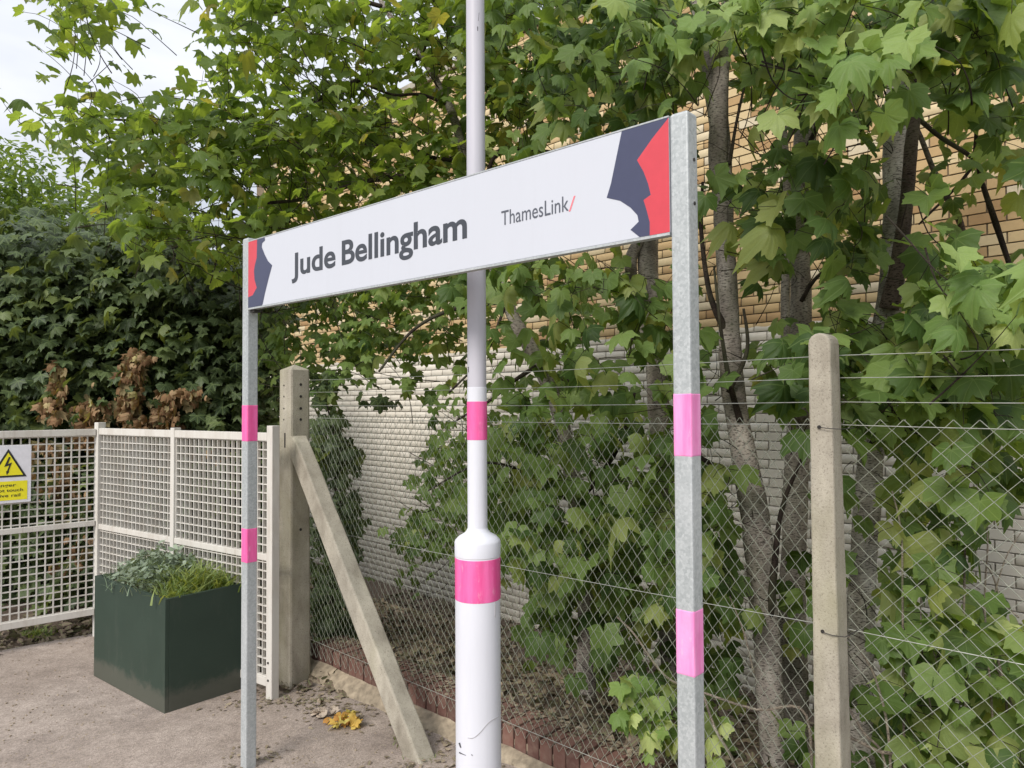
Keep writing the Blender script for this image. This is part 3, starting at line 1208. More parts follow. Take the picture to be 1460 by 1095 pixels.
# ------------------------------------------------------------------ planter
C0 = G(234.5, 1018.5)
Ca = G(133.5, 963.5)
pa = (Ca - C0); la = pa.length; pa.normalize()
pb = Vector((pa.y, -pa.x, 0))
if pb.x < 0: pb = -pb
lb = 0.1
while proj(C0 + pb * lb)[0] < 351: lb += 0.005
hp = 0.6
for _ in range(60):
    if proj(C0 + Zv * hp)[1] > 854.5: hp += 0.004
    else: hp -= 0.004
pc = C0 + pa * la / 2 + pb * lb / 2
planter = empty('planter', (pc.x, pc.y, 0), label='dark green square-edged planter box filled with silver and lime foliage', cat='planter')
mb = MB()
tk = 0.022
for (c, ax, ay, sx, sy) in ((C0 + pa * la / 2 + pb * tk / 2, pa, pb, la, tk), (C0 + pa * la / 2 + pb * (lb - tk / 2), pa, pb, la, tk),
                            (C0 + pb * lb / 2 + pa * tk / 2, pb, pa, lb - 2 * tk, tk), (C0 + pb * lb / 2 + pa * (la - tk / 2), pb, pa, lb - 2 * tk, tk)):
    m2 = MB(); m2.box(c + Zv * hp / 2, ax, ay, Zv, sx - 0.0002, sy, hp); m2.build('side_panel', M['planter'], planter, bevel=0.0025)
mb = MB(); mb.box(pc + Zv * (hp - 0.06), pa, pb, Zv, la - 2 * tk, lb - 2 * tk, 0.04); mb.build('soil', M['soil'], planter)

# ------------------------------------------------------------------ station sign
SZ = 1.87
S0 = P(955, 250, SZ)                        # right end of the panel, on its front plane
sgn = empty('station_sign', (S0.x, S0.y, 0), label='white platform name board on two square galvanised posts banded with pink tape', cat='sign')


def suv(px_, py_):
    q = plane_hit(px_, py_, S0, NC)
    return (q - S0).dot(dF), q.z


uL = suv(354, 390)[0]
zb_, zt_ = suv(953, 333)[1], suv(953, 167)[1]
zb2, zt2_ = suv(368, 436)[1], suv(368, 341)[1]
SZB, SZT = (zb_ + zb2) / 2, (zt_ + zt2_) / 2
print('SIGN', uL, zb_, zb2, zt_, zt2_)


def smap(u, z, dd=0.0):
    q = S0 + dF * u
    return Vector((q.x, q.y, z)) + NC * dd


mb = MB(); mb.box(smap(uL / 2, (SZB + SZT) / 2, -0.010), dF, NC, Zv, uL - 0.003, 0.020, SZT - SZB)
panel_o = mb.build('name_panel', M['panel_white'], sgn, bevel=0.0015, segs=1)
mb = MB(); mb.box(smap(uL / 2, SZB - 0.0035, -0.011), dF, NC, Zv, uL - 0.003, 0.024, 0.007); mb.build('edge_trim', M['galv'], panel_o)
mb = MB(); mb.box(smap(uL / 2, SZT + 0.002, -0.011), dF, NC, Zv, uL - 0.003, 0.024, 0.004); mb.build('edge_trim', M['galv'], panel_o)
mb = MB(); mb.box(smap(uL - 0.02, SZB - 0.012, -0.024), dF, NC, Zv, 0.035, 0.03, 0.014); mb.build('bracket', M['dark_wire'], sgn)


def pxflat(name, pts, mat, dd):
    out_ = []
    for (x, y) in pts:
        u, z = suv(x, y)
        u = min(max(u, 0.0015), uL - 0.0015)
        z = min(max(z, SZB + 0.001), SZT - 0.001)
        out_.append(smap(u, z, dd))
    return flat(name, out_, mat, panel_o)


def zr(x, y):                                # zoom crop to photograph pixels
    return 330 + x / 2.147, 140 + y / 2.147


pxflat('navy_emblem', [zr(*q) for q in ((1195, 90), (1345, 50), (1335, 65), (1288, 124), (1242, 190), (1262, 225), (1276, 262), (1284, 296), (1262, 312), (1272, 345), (1281, 380), (1281, 425), (1250, 425), (1222, 403), (1247, 378), (1243, 358), (1222, 335), (1190, 314), (1149, 305), (1162, 262))], M['navy'], 0.0008)
pxflat('red_emblem', [zr(*q) for q in ((1335, 65), (1350, 50), (1350, 430), (1281, 425), (1281, 380), (1272, 345), (1262, 312), (1284, 296), (1276, 262), (1262, 225), (1242, 190), (1288, 124))], M['red'], 0.0008)


def zl(x, y):
    return 330 + x / 8.42, 320 + y / 8.42


pxflat('red_emblem', [zl(*q) for q in ((180, 150), (310, 150), (305, 400), (280, 500), (272, 560), (278, 660), (305, 760), (255, 850), (180, 880))], M['red'], 0.0008)
pxflat('navy_emblem', [zl(*q) for q in ((310, 150), (400, 140), (405, 190), (370, 225), (365, 270), (400, 360), (440, 440), (490, 490), (450, 640), (405, 820), (375, 960), (365, 1010), (180, 1010), (180, 880), (255, 850), (305, 760), (278, 660), (272, 560), (280, 500), (305, 400))], M['navy'], 0.0008)


def tmap(u, z):
    return smap(u, z, 0.0008)


u0, zb0 = suv(416, 392)
u1, zb1 = suv(666, 346)
ud, _ = suv(483, 380)
_, zB0 = suv(490, 378); _, zB1 = suv(490, 343)
ue = suv(478.5, 380)[0]; ub = suv(487.5, 380)[0]
place_text('lettering', 'Jude', tmap, u0, ue, zB0, zB1, M['ink'], panel_o, 0.022)
place_text('lettering', 'Bellingham', tmap, ub, u1, zB0, zB1, M['ink'], panel_o, 0.022)
u0, _ = suv(715, 320)
u1, _ = suv(811, 300)
_, zT0 = suv(721, 320.5); _, zT1 = suv(721, 300)
place_text('lettering', 'ThamesLink', tmap, u0, u1, zT0, zT1, M['ink2'], panel_o, 0.002)
pxflat('slash_mark', [(811, 302), (813.5, 301), (820.5, 279), (818.3, 279.6)], M['salmon'], 0.0008)

# square posts
PWD = 0.05
bt_z = suv(970, 160)[1]
lt_z = suv(354, 339)[1]


def sq_post(uc, ztop, bands, label, mats_):
    c = smap(uc, (ztop - 0.4) / 2, -PWD / 2)
    mb_ = MB(); mb_.box(c, dF, NC, Zv, PWD, PWD, ztop + 0.4)
    o_ = mb_.build('post', M['galv'], sgn, bevel=0.005)
    o_['label'] = label
    mb_ = MB(); mb_.box(smap(uc, ztop + 0.0005, -PWD / 2), dF, NC, Zv, PWD - 0.008, PWD - 0.008, 0.003); mb_.build('end_cap', M['galv'], o_)
    for (z0, z1) in bands:
        mb_ = MB(); mb_.box(smap(uc, (z0 + z1) / 2, -PWD / 2), dF, NC, Zv, PWD + 0.0016, PWD + 0.0016, z1 - z0)
        mb_.build('pink_tape', mats_, o_, bevel=0.0055)
    return o_


def bz(u, ys):
    q = smap(u, 1.5)
    px_, _ = proj(q)
    return [tuple(sorted((suv(px_, a_)[1], suv(px_, b_)[1]))) for a_, b_ in ys]


rp = sq_post(-PWD / 2 - 0.002, bt_z, bz(-0.025, ((560, 652), (868, 963))), 'galvanised post at the taller-looking end of the name board', M['tape_light'])
lp = sq_post(uL + PWD / 2 + 0.002, lt_z, bz(uL + 0.025, ((577, 630), (753, 803))), 'galvanised post beside the green planter', M['tape'])
for z in (suv(975, 225)[1], suv(975, 288)[1]):
    mb = MB(); disc(mb, smap(-PWD - 0.002, z, -0.03), U, 0.005, 0.002); mb.build('bolt_head', M['dark_wire'], rp)

# ------------------------------------------------------------------ lamp column behind the sign
LY = 2.76
LPb = P(681.5, 900, LY)
lx, ly = LPb.x, LPb.y
lamp = empty('lamp_column', (lx, ly, 0), label='white painted steel lamp column with a wide base and two pink tape bands', cat='lamp post')


def lz(y): return P(680, y, LY).z


r1, r2 = 0.0355, 0.0835


def lathe(prof_, name, mat, parent, n=40):
    v_, f_ = [], []
    for (r_, z_) in prof_:
        for k in range(n):
            a_ = 2 * math.pi * k / n
            v_.append((lx + math.cos(a_) * r_, ly + math.sin(a_) * r_, z_))
    for i in range(len(prof_) - 1):
        for k in range(n):
            k2 = (k + 1) % n
            f_.append((i * n + k, i * n + k2, (i + 1) * n + k2, (i + 1) * n + k))
    me_ = bpy.data.meshes.new(name)
    me_.from_pydata(v_, [], f_)
    me_.shade_smooth()
    me_.set_sharp_from_angle(angle=R(24))
    return link(name, me_, parent, mat)


zp = lz(553)
lathe([(r1, zp), (r1 - 0.001, 3.2), (r1 - 0.003, 5.2)], 'upper_shaft', M['pole_upper'], lamp)
lathe([(r1 + 0.0012, lz(757)), (r1 + 0.0012, zp + 0.001), (r1, zp + 0.002)], 'lower_shaft', M['pole_white'], lamp)
bs = lathe([(r2, -0.3), (r2, lz(792)), (r2 + 0.0015, lz(791)), (r2 + 0.002, lz(772)), (r2 - 0.001, lz(769)), (r2 - 0.014, lz(764)), (r1 + 0.012, lz(759)), (r1 + 0.004, lz(755)), (r1 + 0.001, lz(752))], 'base_shaft', M['pole_white'], lamp, 56)
lathe([(r1 + 0.0014, lz(627)), (r1 + 0.0022, lz(626.5)), (r1 + 0.0022, lz(573)), (r1 + 0.0014, lz(572.5))], 'pink_tape', M['tape'], lamp)
lathe([(r2, lz(852.5)), (r2 + 0.001, lz(852)), (r2 + 0.001, lz(794)), (r2, lz(793.5))], 'pink_tape', M['tape'], lamp, 56)


def decal(name, path, wdt, mat, r_=None):
    """thin raised mark following the cylinder: path is photo pixels"""
    r_ = r_ or r2 + 0.0012
    v_, f_ = [], []
    c = Vector((lx, ly, 0))
    pts = []
    for (x, y) in path:
        d_ = ray(x, y); o_ = CAM
        # intersect with cylinder
        ax_, ay_ = d_.x, d_.y; bx, by = o_.x - lx, o_.y - ly
        A_ = ax_ * ax_ + ay_ * ay_; B_ = 2 * (ax_ * bx + ay_ * by); C_ = bx * bx + by * by - r_ * r_
        disc_ = max(0, B_ * B_ - 4 * A_ * C_)
        t_ = (-B_ - math.sqrt(disc_)) / (2 * A_)
        pts.append(o_ + d_ * t_)
    mb_ = MB(); mb_.tube(pts, wdt, 5); return mb_.build(name, mat, lamp)


M['chip'] = simple('paint_chip', (0.07, 0.07, 0.08), 0.8)
M['seam'] = simple('seam_grime', (0.40, 0.39, 0.40), 0.7)
decal('paint_seam', catmull([Vector((x, y, 0)).xy.to_3d() for x, y in ((667, 1052), (675, 1052), (684, 1045), (697, 1030), (712, 1022))], 4) and [(p.x, p.y) for p in catmull([Vector((x, y, 0)) for x, y in ((667, 1052), (675, 1052), (684, 1045), (697, 1030), (711, 1022))], 4)], [0.0012] * 17, M['seam'])
decal('paint_chip', [(655, 1059), (657, 1066)], [0.004, 0.0025], M['chip'])
decal('paint_chip', [(655, 1073), (664, 1077)], [0.0028, 0.001], M['chip'])
decal('paint_chip', [(672, 1076), (674, 1077)], [0.0015, 0.001], M['chip'])
decal('paint_chip', [(706, 858), (705.5, 880)], [0.0016, 0.0010], M['seam'])
decal('paint_chip', [(668, 523), (668, 531)], [0.0016, 0.0012], M['chip'], r1 + 0.001)
decal('paint_chip', [(681, 38), (681, 44)], [0.0016, 0.0012], M['chip'], r1 - 0.001)
decal('paint_chip', [(683, 18), (682, 30)], [0.0007, 0.0007], M['chip'], r1 - 0.001)

# ==================================================================== vegetation
# ------------------------------------------------------------------ leaf templates


def maple_template(hi, curl=0.0, seed=0):
    rnd = np.random.default_rng(seed)
    fold, twist = rnd.uniform(-0.35, 0.9), rnd.normal(0, 0.3)
    # angle from the tip direction (deg), radius, is_rib_tip
    if hi:
        half = [(0, 1.0, 1), (6, 0.88, 0), (12, 0.86, 0), (17, 0.74, 0), (24, 0.66, 0), (31, 0.72, 0), (36, 0.80, 0), (42, 0.84, 0), (48, 0.96, 1), (54, 0.86, 0), (62, 0.82, 0), (70, 0.70, 0),
                (79, 0.67, 0), (88, 0.70, 0), (98, 0.72, 0), (108, 0.76, 1), (122, 0.62, 0), (140, 0.52, 0), (162, 0.36, 0)]
    else:
        half = [(0, 1.0, 1), (13, 0.82, 0), (24, 0.64, 0), (37, 0.82, 0), (48, 0.94, 1), (62, 0.78, 0), (78, 0.57, 0), (106, 0.74, 1), (145, 0.48, 0)]
    pts = [(a, r, t) for a, r, t in half] + [(-a, r, t) for a, r, t in half[1:]]
    pts.sort(key=lambda x: x[0])
    n = len(pts)
    V = [(0.0, 0.0, 0.0)]
    rib = [1.0]
    rings = (0.5, 1.0) if hi else (1.0,)
    for rg in rings:
        for (a, r, t) in pts:
            jr = r * (1 + 0.05 * rnd.standard_normal())
            if rg < 1: rr = jr * (0.5 if t else 0.56)
            else: rr = jr
            x, y = math.sin(math.radians(a)) * rr, math.cos(math.radians(a)) * rr
            z = fold * abs(x) * rr + twist * x * rr - 0.34 * (rr ** 2) * (0.6 + curl) - 0.22 * x * x * (1 + curl) + (0.0 if t else 0.035 * rr) + 0.02 * rnd.standard_normal()
            V.append((x, y, z))
            rib.append(1.0 if t else 0.0)
    F_ = []
    for i in range(n - 1):
        F_.append((0, 1 + i, 2 + i))
    if hi:
        for i in range(n - 1):
            a_, b_ = 1 + i, 2 + i
            c_, d_ = 1 + n + i, 2 + n + i
            F_.append((a_, c_, d_)); F_.append((a_, d_, b_))
    V = np.array(V) * 0.62
    F_ = np.array(F_)[:, ::-1]
    # x to the side, y to the tip, z along the upper face normal
    return V, F_, np.array(rib)


HI = [maple_template(True, c, s) for s, c in enumerate((-0.8, 0.9, -0.2, 1.5, 0.2, 1.7, 0.5, -0.5, 1.2, 0.0, 1.9, 0.7))]
LO = [maple_template(False, c, s + 20) for s, c in enumerate((-0.2, 0.4, 1.0))]
OV = []
for s in range(3):        # simple oval leaflets
    V = [(0, 0, 0)]; rb = [1]
    for (a, r) in ((-150, .12), (-70, .3), (-30, .55), (0, 1), (30, .55), (70, .3), (150, .12)):
        V.append((math.sin(R(a)) * r, math.cos(R(a)) * r, -0.2 * r * r * s)); rb.append(1 if a == 0 else 0)
    OV.append((np.array(V) * 0.9, np.array([(0, i + 2, i + 1) for i in range(6)]), np.array(rb)))


def frames(n, facing, fspread, droop, roll=0.5, rng=RNG):
    """leaf frames: columns side, tip, normal"""
    phi = facing + rng.normal(0, fspread, n)
    dr = rng.uniform(droop[0], droop[1], n)
    t = np.stack([np.cos(phi), np.sin(phi), -dr], 1)
    t /= np.linalg.norm(t, axis=1)[:, None]
    up = np.stack([rng.normal(0, roll * 0.5, n), rng.normal(0, roll * 0.5, n), np.ones(n)], 1)
    up += np.stack([np.cos(phi), np.sin(phi), np.zeros(n)], 1) * 0.6
    nn = up - t * np.sum(up * t, 1)[:, None]
    nn /= np.linalg.norm(nn, axis=1)[:, None]
    sd_ = np.cross(t, nn)
    return np.stack([sd_, t, nn], 2)


def leaf_mesh(name, templates, pos, fr_, size, tint):
    vs_, fs_, ti, rb = [], [], [], []
    k = len(templates)
    which = RNG.integers(0, k, len(pos))
    base_ = 0
    for j, (V, F_, rib) in enumerate(templates):
        m = np.nonzero(which == j)[0]
        if not len(m): continue
        W = np.einsum('nij,vj->nvi', fr_[m], V) * size[m][:, None, None] + pos[m][:, None, :]
        vs_.append(W.reshape(-1, 3))
        fs_.append((F_[None] + (np.arange(len(m)) * len(V))[:, None, None]).reshape(-1, 3) + base_)
        ti.append(np.repeat(tint[m], len(V)))
        rb.append(np.tile(rib, len(m)))
        base_ += len(m) * len(V)
    return big_mesh(name, np.concatenate(vs_), np.concatenate(fs_), np.concatenate(ti), np.concatenate(rb))


def leaf_protos(mat, nt_=9):
    res = []
    for k in range(nt_):
        V, F_, rib = HI[k % len(HI)]
        me_ = big_mesh('leaf', V, F_, np.full(len(V), (k * 0.618 + 0.1) % 1.0 if k else 0.98), rib)
        me_.materials.append(mat)
        me_.shade_smooth()
        res.append(me_)
    return res


def add_leaves(root, mat, pos, fr_, size, tint, n_parts, protos_=None, lo=False):
    """the n_parts leaves that show largest become parts, the rest one stuff part"""
    if not len(pos): return
    px_, py_ = proj_np(pos)
    big = size / np.maximum(pos[:, 1], 0.5)
    vis = (px_ > 5) & (px_ < 1455) & (py_ > 5) & (py_ < 1090)
    od = np.argsort(-np.where(vis, big, 0))
    pi = od[:n_parts]
    ri = od[n_parts:]
    if n_parts:
        protos_ = protos_ or leaf_protos(mat)
        off = Vector(root.location)
        for i in pi:
            me_ = protos_[min(int(tint[i] * len(protos_)), len(protos_) - 1)]
            m3 = fr_[i] * size[i]
            mw = Matrix(((m3[0, 0], m3[0, 1], m3[0, 2], pos[i, 0] - off.x), (m3[1, 0], m3[1, 1], m3[1, 2], pos[i, 1] - off.y), (m3[2, 0], m3[2, 1], m3[2, 2], pos[i, 2] - off.z), (0, 0, 0, 1)))
            o_ = bpy.data.objects.new('leaf', me_)
            COL.objects.link(o_)
            o_.parent = root
            o_.matrix_basis = mw
    if len(ri):
        near = ri[big[ri] * F > 26]
        far = ri[big[ri] * F <= 26]
        for nm, idx_, tp in (('foliage', near, HI), ('foliage', far, LO)):
            if len(idx_):
                me_ = leaf_mesh(nm, tp, pos[idx_], fr_[idx_], size[idx_], tint[idx_])
                o_ = link(nm, me_, root, mat)
                o_['kind'] = 'stuff'


# ------------------------------------------------------------------ density maps, 50 px cells of the survey, one string per row
def grid(rows_):
    g = np.zeros((22, 30))
    for r, s in rows_.items():
        x0, t_ = s
        for i, ch in enumerate(t_):
            g[r, x0 + i] = int(ch) if ch != '.' else 0
    return g / 9.0


GD_R = grid({
    0: (13, '79999998888998983'),
    1: (13, '78999988878887865'),
    2: (13, '76997764335553782'),
    3: (13, '76998853334744686'),
    4: (13, '55566663444685235'),
    5: (13, '00000006677885123'),
    6: (13, '00000054667794121'),
    7: (13, '78887464456656535'),
    8: (13, '78876543345656788'),
    9: (13, '34554455567777888'),
    10: (13, '34765655687888888'),
    11: (13, '34687775367868878'),
    12: (13, '48888883133457887'),
    13: (13, '58999986122346774'),
    14: (13, '68999997223467620'),
    15: (13, '47899997333446600'),
    16: (13, '15788886443346610'),
    17: (13, '03567664443356634'),
    18: (13, '02344653333575656'),
    19: (13, '00112652233566666'),
    20: (13, '00001443233566676'),
    21: (13, '00001443233566676'),
})
GD_A = grid({
    0: (0, '076434678766858'),
    1: (0, '053513657876767'),
    2: (0, '134125778887777'),
    3: (0, '487678888888877'),
    4: (0, '136777878888887'),
    5: (0, '014667768888886'),
    6: (0, '013677888775554'),
    7: (0, '000234543000000'),
})
GD_C = grid({
    6: (10, '65444'), 7: (7, '7777666'),
    8: (7, '6786567'), 9: (7, '6888776'), 10: (7, '5666445'), 11: (8, '0002225'), 12: (12, '45'), 13: (12, '35'), 14: (11, '466'), 15: (11, '455'), 16: (11, '201'),
})
GD_B = grid({
    6: (0, '55444300'), 7: (0, '78888886'), 8: (0, '99999997'), 9: (0, '99999998'), 10: (0, '99999998'), 11: (0, '99999998'), 12: (0, '99999998'), 13: (0, '99999999'), 14: (0, '99999999'),
    15: (0, '88888888'), 16: (0, '66666666'), 17: (0, '3333')})
GD_G = grid({4: (0, '4301'), 5: (0, '754430'), 6: (0, '776554'), 7: (0, '88887'), 8: (0, '5555')})
GD_E = grid({
    0: (17, '0446667450000'), 1: (17, '3530578842000'), 2: (17, '0100057640000'), 3: (17, '0000036520000'), 4: (22, '0022'),
    7: (26, '1355'), 8: (26, '4766'), 9: (26, '1344'), 10: (27, '011')})


def dens(g, x, y):
    gx = np.clip(x / 50 - 0.5, 0, 28.99); gy = np.clip(y / 50 - 0.5, 0, 20.99)
    ix, iy = gx.astype(int), gy.astype(int)
    fx, fy = gx - ix, gy - iy
    return (g[iy, ix] * (1 - fx) * (1 - fy) + g[iy, ix + 1] * fx * (1 - fy) + g[iy + 1, ix] * (1 - fx) * fy + g[iy + 1, ix + 1] * fx * fy)


DI = np.array([[*ray(x, y)] for x, y in ((0, 0), (1, 0), (0, 1))])


def P_np(x, y, Y):
    d_ = DI[0] + (DI[1] - DI[0]) * x[:, None] + (DI[2] - DI[0]) * y[:, None]
    return np.array(CAM) + d_ * (Y / d_[:, 1])[:, None]


def fence_Y(x):
    # depth of the fence plane for an image column at eye level
    d_ = P_np(x, np.full_like(x, 576.0), np.ones_like(x)) - np.array(CAM)
    n_ = np.array(NC)
    return ((np.array(fp(0, 0)) - np.array(CAM)) @ n_ - 0) / (d_[:, 0] * n_[0] + d_[:, 1] * n_[1])


def wall_Y(x):
    d_ = P_np(x, np.full_like(x, 576.0), np.ones_like(x)) - np.array(CAM)
    n_ = np.array(nW)
    return ((np.array(WA) - np.array(CAM)) @ n_) / (d_[:, 0] * n_[0] + d_[:, 1] * n_[1])


TWIGS = {}


def tufts(g, n, Yfun, size, per=(2, 6), spread=0.10, facing=-1.6, fspread=1.0, droop=(0.3, 1.6), tintf=None, xr=(-60, 1520), yr=(-60, 1150), gamma=1.0, twig=None, twig_toward=None, contrast=2.0, rng=RNG):
    """leaf tufts: nodes accepted by the density map, each node carrying a few stalked leaves"""
    x = rng.uniform(xr[0], xr[1], n); y = rng.uniform(yr[0], yr[1], n)
    den = dens(g, x, y)
    ok = rng.random(n) < den ** contrast
    x, y = x[ok], y[ok]
    Y = Yfun(x, rng)
    node = P_np(x, y, Y)
    # clump the cloud: nodes are drawn towards coarse attractors for light and dark clumps
    cell = 0.34
    key = np.floor(node / cell)
    h = np.sin(key @ np.array([12.9898, 78.233, 37.719])) * 43758.5453
    h = h - np.floor(h)
    keep = rng.random(len(node)) < 0.45 + 0.75 * h
    node, h, x, y = node[keep], h[keep], x[keep], y[keep]
    k = rng.integers(per[0], per[1] + 1, len(node))
    idx_ = np.repeat(np.arange(len(node)), k)
    m = len(idx_)
    offs = rng.normal(0, spread, (m, 3)); offs[:, 2] *= 0.7
    pos = node[idx_] + offs
    qx, qy = proj_np(pos)
    ok = rng.random(m) < np.clip(dens(g, np.clip(qx, -20, 1480), np.clip(qy, -20, 1110)) * 2.2, 0, 1)
    ok |= (qx < 0) | (qx > PW) | (qy < 0)
    pos, idx_, offs = pos[ok], idx_[ok], offs[ok]
    m = len(pos)
    fr_ = frames(m, facing, fspread, droop, rng=rng)
    # leaves point away from their node
    sz = rng.uniform(size[0], size[1], m)
    if tintf is not None: ti = tintf(pos, h[idx_], rng)
    else: ti = np.clip(rng.normal(0.52 + 0.28 * (h[idx_] - 0.5), 0.22, m), 0, 0.97)
    return pos, fr_, sz, ti, node, idx_


def stalks(root, pos, node, idx_, n_max, rad=0.0014, name='leaf_stalks', mat=None):
    big = 1.0 / pos[:, 1]
    px_, py_ = proj_np(pos)
    vis = (px_ > 0) & (px_ < PW) & (py_ > 0) & (py_ < PH)
    od = np.argsort(-big * vis)[:n_max]
    mb_ = MB()
    for i in od:
        a_ = Vector(node[idx_[i]]); b_ = Vector(pos[i])
        if (a_ - b_).length < 0.02: continue
        md = (a_ + b_) / 2 + Vector((0, 0, 0.012))
        mb_.tube([a_, md, b_], [rad * 1.2, rad, rad * 0.8], 3, cap=False)
    if mb_.v:
        o_ = mb_.build(name, mat or M['twig'], root)
        o_['kind'] = 'stuff'


def twigs(root, node, n_max, length=0.32, rad=0.0028, rnd=None, toward=None):
    rnd = rnd or random.Random(3)
    px_, py_ = proj_np(node)
    vis = np.nonzero((px_ > -20) & (px_ < PW + 20) & (py_ > -20) & (py_ < PH))[0]
    vis = vis[np.argsort(node[vis, 1])][: n_max * 2]
    mb_ = MB()
    for i in vis[::2][:n_max]:
        a_ = Vector(node[i])
        d_ = Vector((rnd.uniform(-0.5, 0.9), rnd.uniform(0.1, 0.8), rnd.uniform(-0.9, 0.35))).normalized()
        if toward is not None: d_ = (d_ * 0.6 + (toward - a_).normalized()).normalized()
        L_ = length * rnd.uniform(0.6, 1.5)
        sd_ = d_.cross(Vector((rnd.uniform(-1, 1), rnd.uniform(-1, 1), 1))).normalized() * L_ * rnd.uniform(0.08, 0.2)
        m1 = a_ + d_ * L_ * 0.33 + sd_; m2_ = a_ + d_ * L_ * 0.68 + sd_ * rnd.uniform(0.3, 1.1)
        c_ = catmull([a_, m1, m2_, a_ + d_ * L_], 3)
        mb_.tube(c_, [rad * (0.4 + 0.7 * i_ / (len(c_) - 1)) for i_ in range(len(c_))], 4, cap=False)
    if mb_.v:
        o_ = mb_.build('twigs', M['twig'], root)
        o_['kind'] = 'stuff'


def limb(name, root, pts, rads, mat, n=12, jit=0.16, seed=0, label=None, sub=7):
    """pts: (px, py, depth) survey points"""
    w3 = [P(*p) if not isinstance(p, Vector) else p for p in pts]
    c = catmull(w3, sub); r_ = lerps(rads, sub)
    mb_ = MB(); mb_.tube(c, r_, n, jitter=jit, seed=seed)
    o_ = mb_.build(name, mat, root, smooth=True)
    if label: o_['label'] = label
    return o_


def base_of(px_, py_, Y):
    p = P(px_, py_, Y)
    a_, s_ = fs(p)
    return Vector((p.x, p.y, terr(a_, s_) - 0.08))


def rr(px_, Y): return px_ * Y / F / 2


def tree(pts, widths, label, name='sycamore_tree', mat='bark', seed=0):
    """trunk through survey points, widths in photo pixels; foot carried down to the ground"""
    last = pts[-1]
    foot = base_of(*last)
    root = empty(name, (foot.x, foot.y, foot.z + 0.08), label=label, cat='tree')
    w3 = [P(*p) for p in pts]
    extra = [w3[-1] * 0.35 + foot * 0.65 + Vector((0, 0, 0)), foot]
    rads = [rr(w_ * 0.84, p[2]) for w_, p in zip(widths, pts)]
    rads += [rads[-1] * 1.08, rads[-1] * 1.35]
    c = catmull(w3 + extra, 9); r_ = lerps(rads, 9)
    mb_ = MB(); mb_.tube(c, r_, 18, jitter=0.14, seed=seed)
    mb_.build('trunk', M[mat], root, smooth=True)
    return root


t4 = tree([(935, -60, 4.9), (930, 120, 4.75), (925, 300, 4.7), (925, 400, 4.6), (935, 520, 4.55), (942, 640, 4.5), (950, 800, 4.4), (960, 950, 4.35)], [22, 26, 32, 36, 36, 36, 38, 40],
          'grey-barked sycamore with its trunk just beside the tall post of the name board', seed=1)
t1 = tree([(990, -80, 3.75), (1003, 60, 3.75), (1018, 130, 3.7), (1030, 225, 3.65), (1032, 330, 3.6), (1038, 430, 3.55), (1046, 560, 3.5), (1062, 660, 3.45), (1080, 770, 3.4), (1092, 900, 3.38), (1103, 1080, 3.36)],
          [26, 30, 32, 31, 32, 34, 38, 44, 48, 44, 42], 'sycamore with a leaning forked trunk between the tall sign post and the rounded concrete post', seed=2)
t2 = tree([(1180, -60, 4.4), (1165, 90, 4.35), (1148, 200, 4.3), (1140, 330, 4.25), (1142, 440, 4.2), (1140, 560, 4.15), (1134, 700, 4.1), (1130, 850, 4.05)], [26, 30, 36, 34, 36, 38, 40, 42],
          'straight sycamore with a dark trunk rising behind the rounded concrete post', seed=3)
t3 = tree([(1310, -60, 3.9), (1292, 60, 3.85), (1280, 150, 3.8), (1278, 270, 3.75), (1272, 400, 3.7), (1258, 500, 3.68), (1243, 640, 3.65), (1232, 800, 3.6), (1224, 980, 3.6)], [34, 38, 44, 40, 40, 42, 42, 42, 44],
          'pale lichen-barked sycamore with a thick trunk and a darker stem crossing it', mat='bark_pale', seed=4)
t5 = tree([(520, -60, 5.10), (548, 10, 5.02), (600, 80, 4.84), (640, 150, 4.67), (664, 230, 4.59), (690, 330, 4.50), (722, 430, 4.42), (768, 520, 4.38), (800, 600, 4.33), (822, 720, 4.29), (835, 850, 4.25)], [7, 9, 10, 13, 15, 18, 22, 24, 26, 28, 30],
          'slender leaning sycamore whose branches overhang the name board and reach out over the gate', seed=5)

# limbs of the front trees
limb('branch', t1, [(1034, 330, 3.62), (1024, 240, 3.62), (1025, 150, 3.6), (1030, 80, 3.6), (1042, -30, 3.6)], [0.03, 0.046, 0.042, 0.036, 0.03], M['bark'], seed=8)
limb('branch', t1, [(1035, 470, 3.52), (1012, 420, 3.5), (1000, 330, 3.5), (1002, 260, 3.55)], [0.02, 0.013, 0.010, 0.007], M['twig'], seed=9)
limb('branch', t1, [(1060, 690, 3.45), (1030, 672, 3.35), (1003, 655, 3.25), (960, 632, 3.2)], [0.018, 0.013, 0.010, 0.006], M['twig'], seed=10)
limb('branch', t1, [(1038, 560, 3.42), (1065, 500, 3.4), (1060, 440, 3.4)], [0.012, 0.009, 0.006], M['twig'], seed=11)
limb('branch', t1, [(1055, 600, 3.42), (1040, 545, 3.38), (1028, 470, 3.36), (1018, 380, 3.4)], [0.016, 0.012, 0.008, 0.005], M['twig'], seed=12)
limb('branch', t1, [(1095, 905, 3.36), (1105, 800, 3.3), (1116, 720, 3.25), (1150, 640, 3.25)], [0.02, 0.014, 0.01, 0.006], M['twig'], seed=13)
limb('branch', t1, [(1040, 235, 3.6), (1050, 175, 3.58), (1062, 120, 3.55)], [0.010, 0.007, 0.005], M['twig'], seed=14)
limb('branch', t1, [(1028, 240, 3.6), (1060, 270, 3.6), (1090, 290, 3.65)], [0.014, 0.009, 0.005], M['twig'], seed=15)
limb('branch', t2, [(1136, 600, 4.1), (1120, 480, 4.1), (1122, 280, 4.05), (1115, 130, 4.0), (1122, 20, 4.0)], [0.035, 0.026, 0.020, 0.017, 0.013], M['bark'], seed=16)
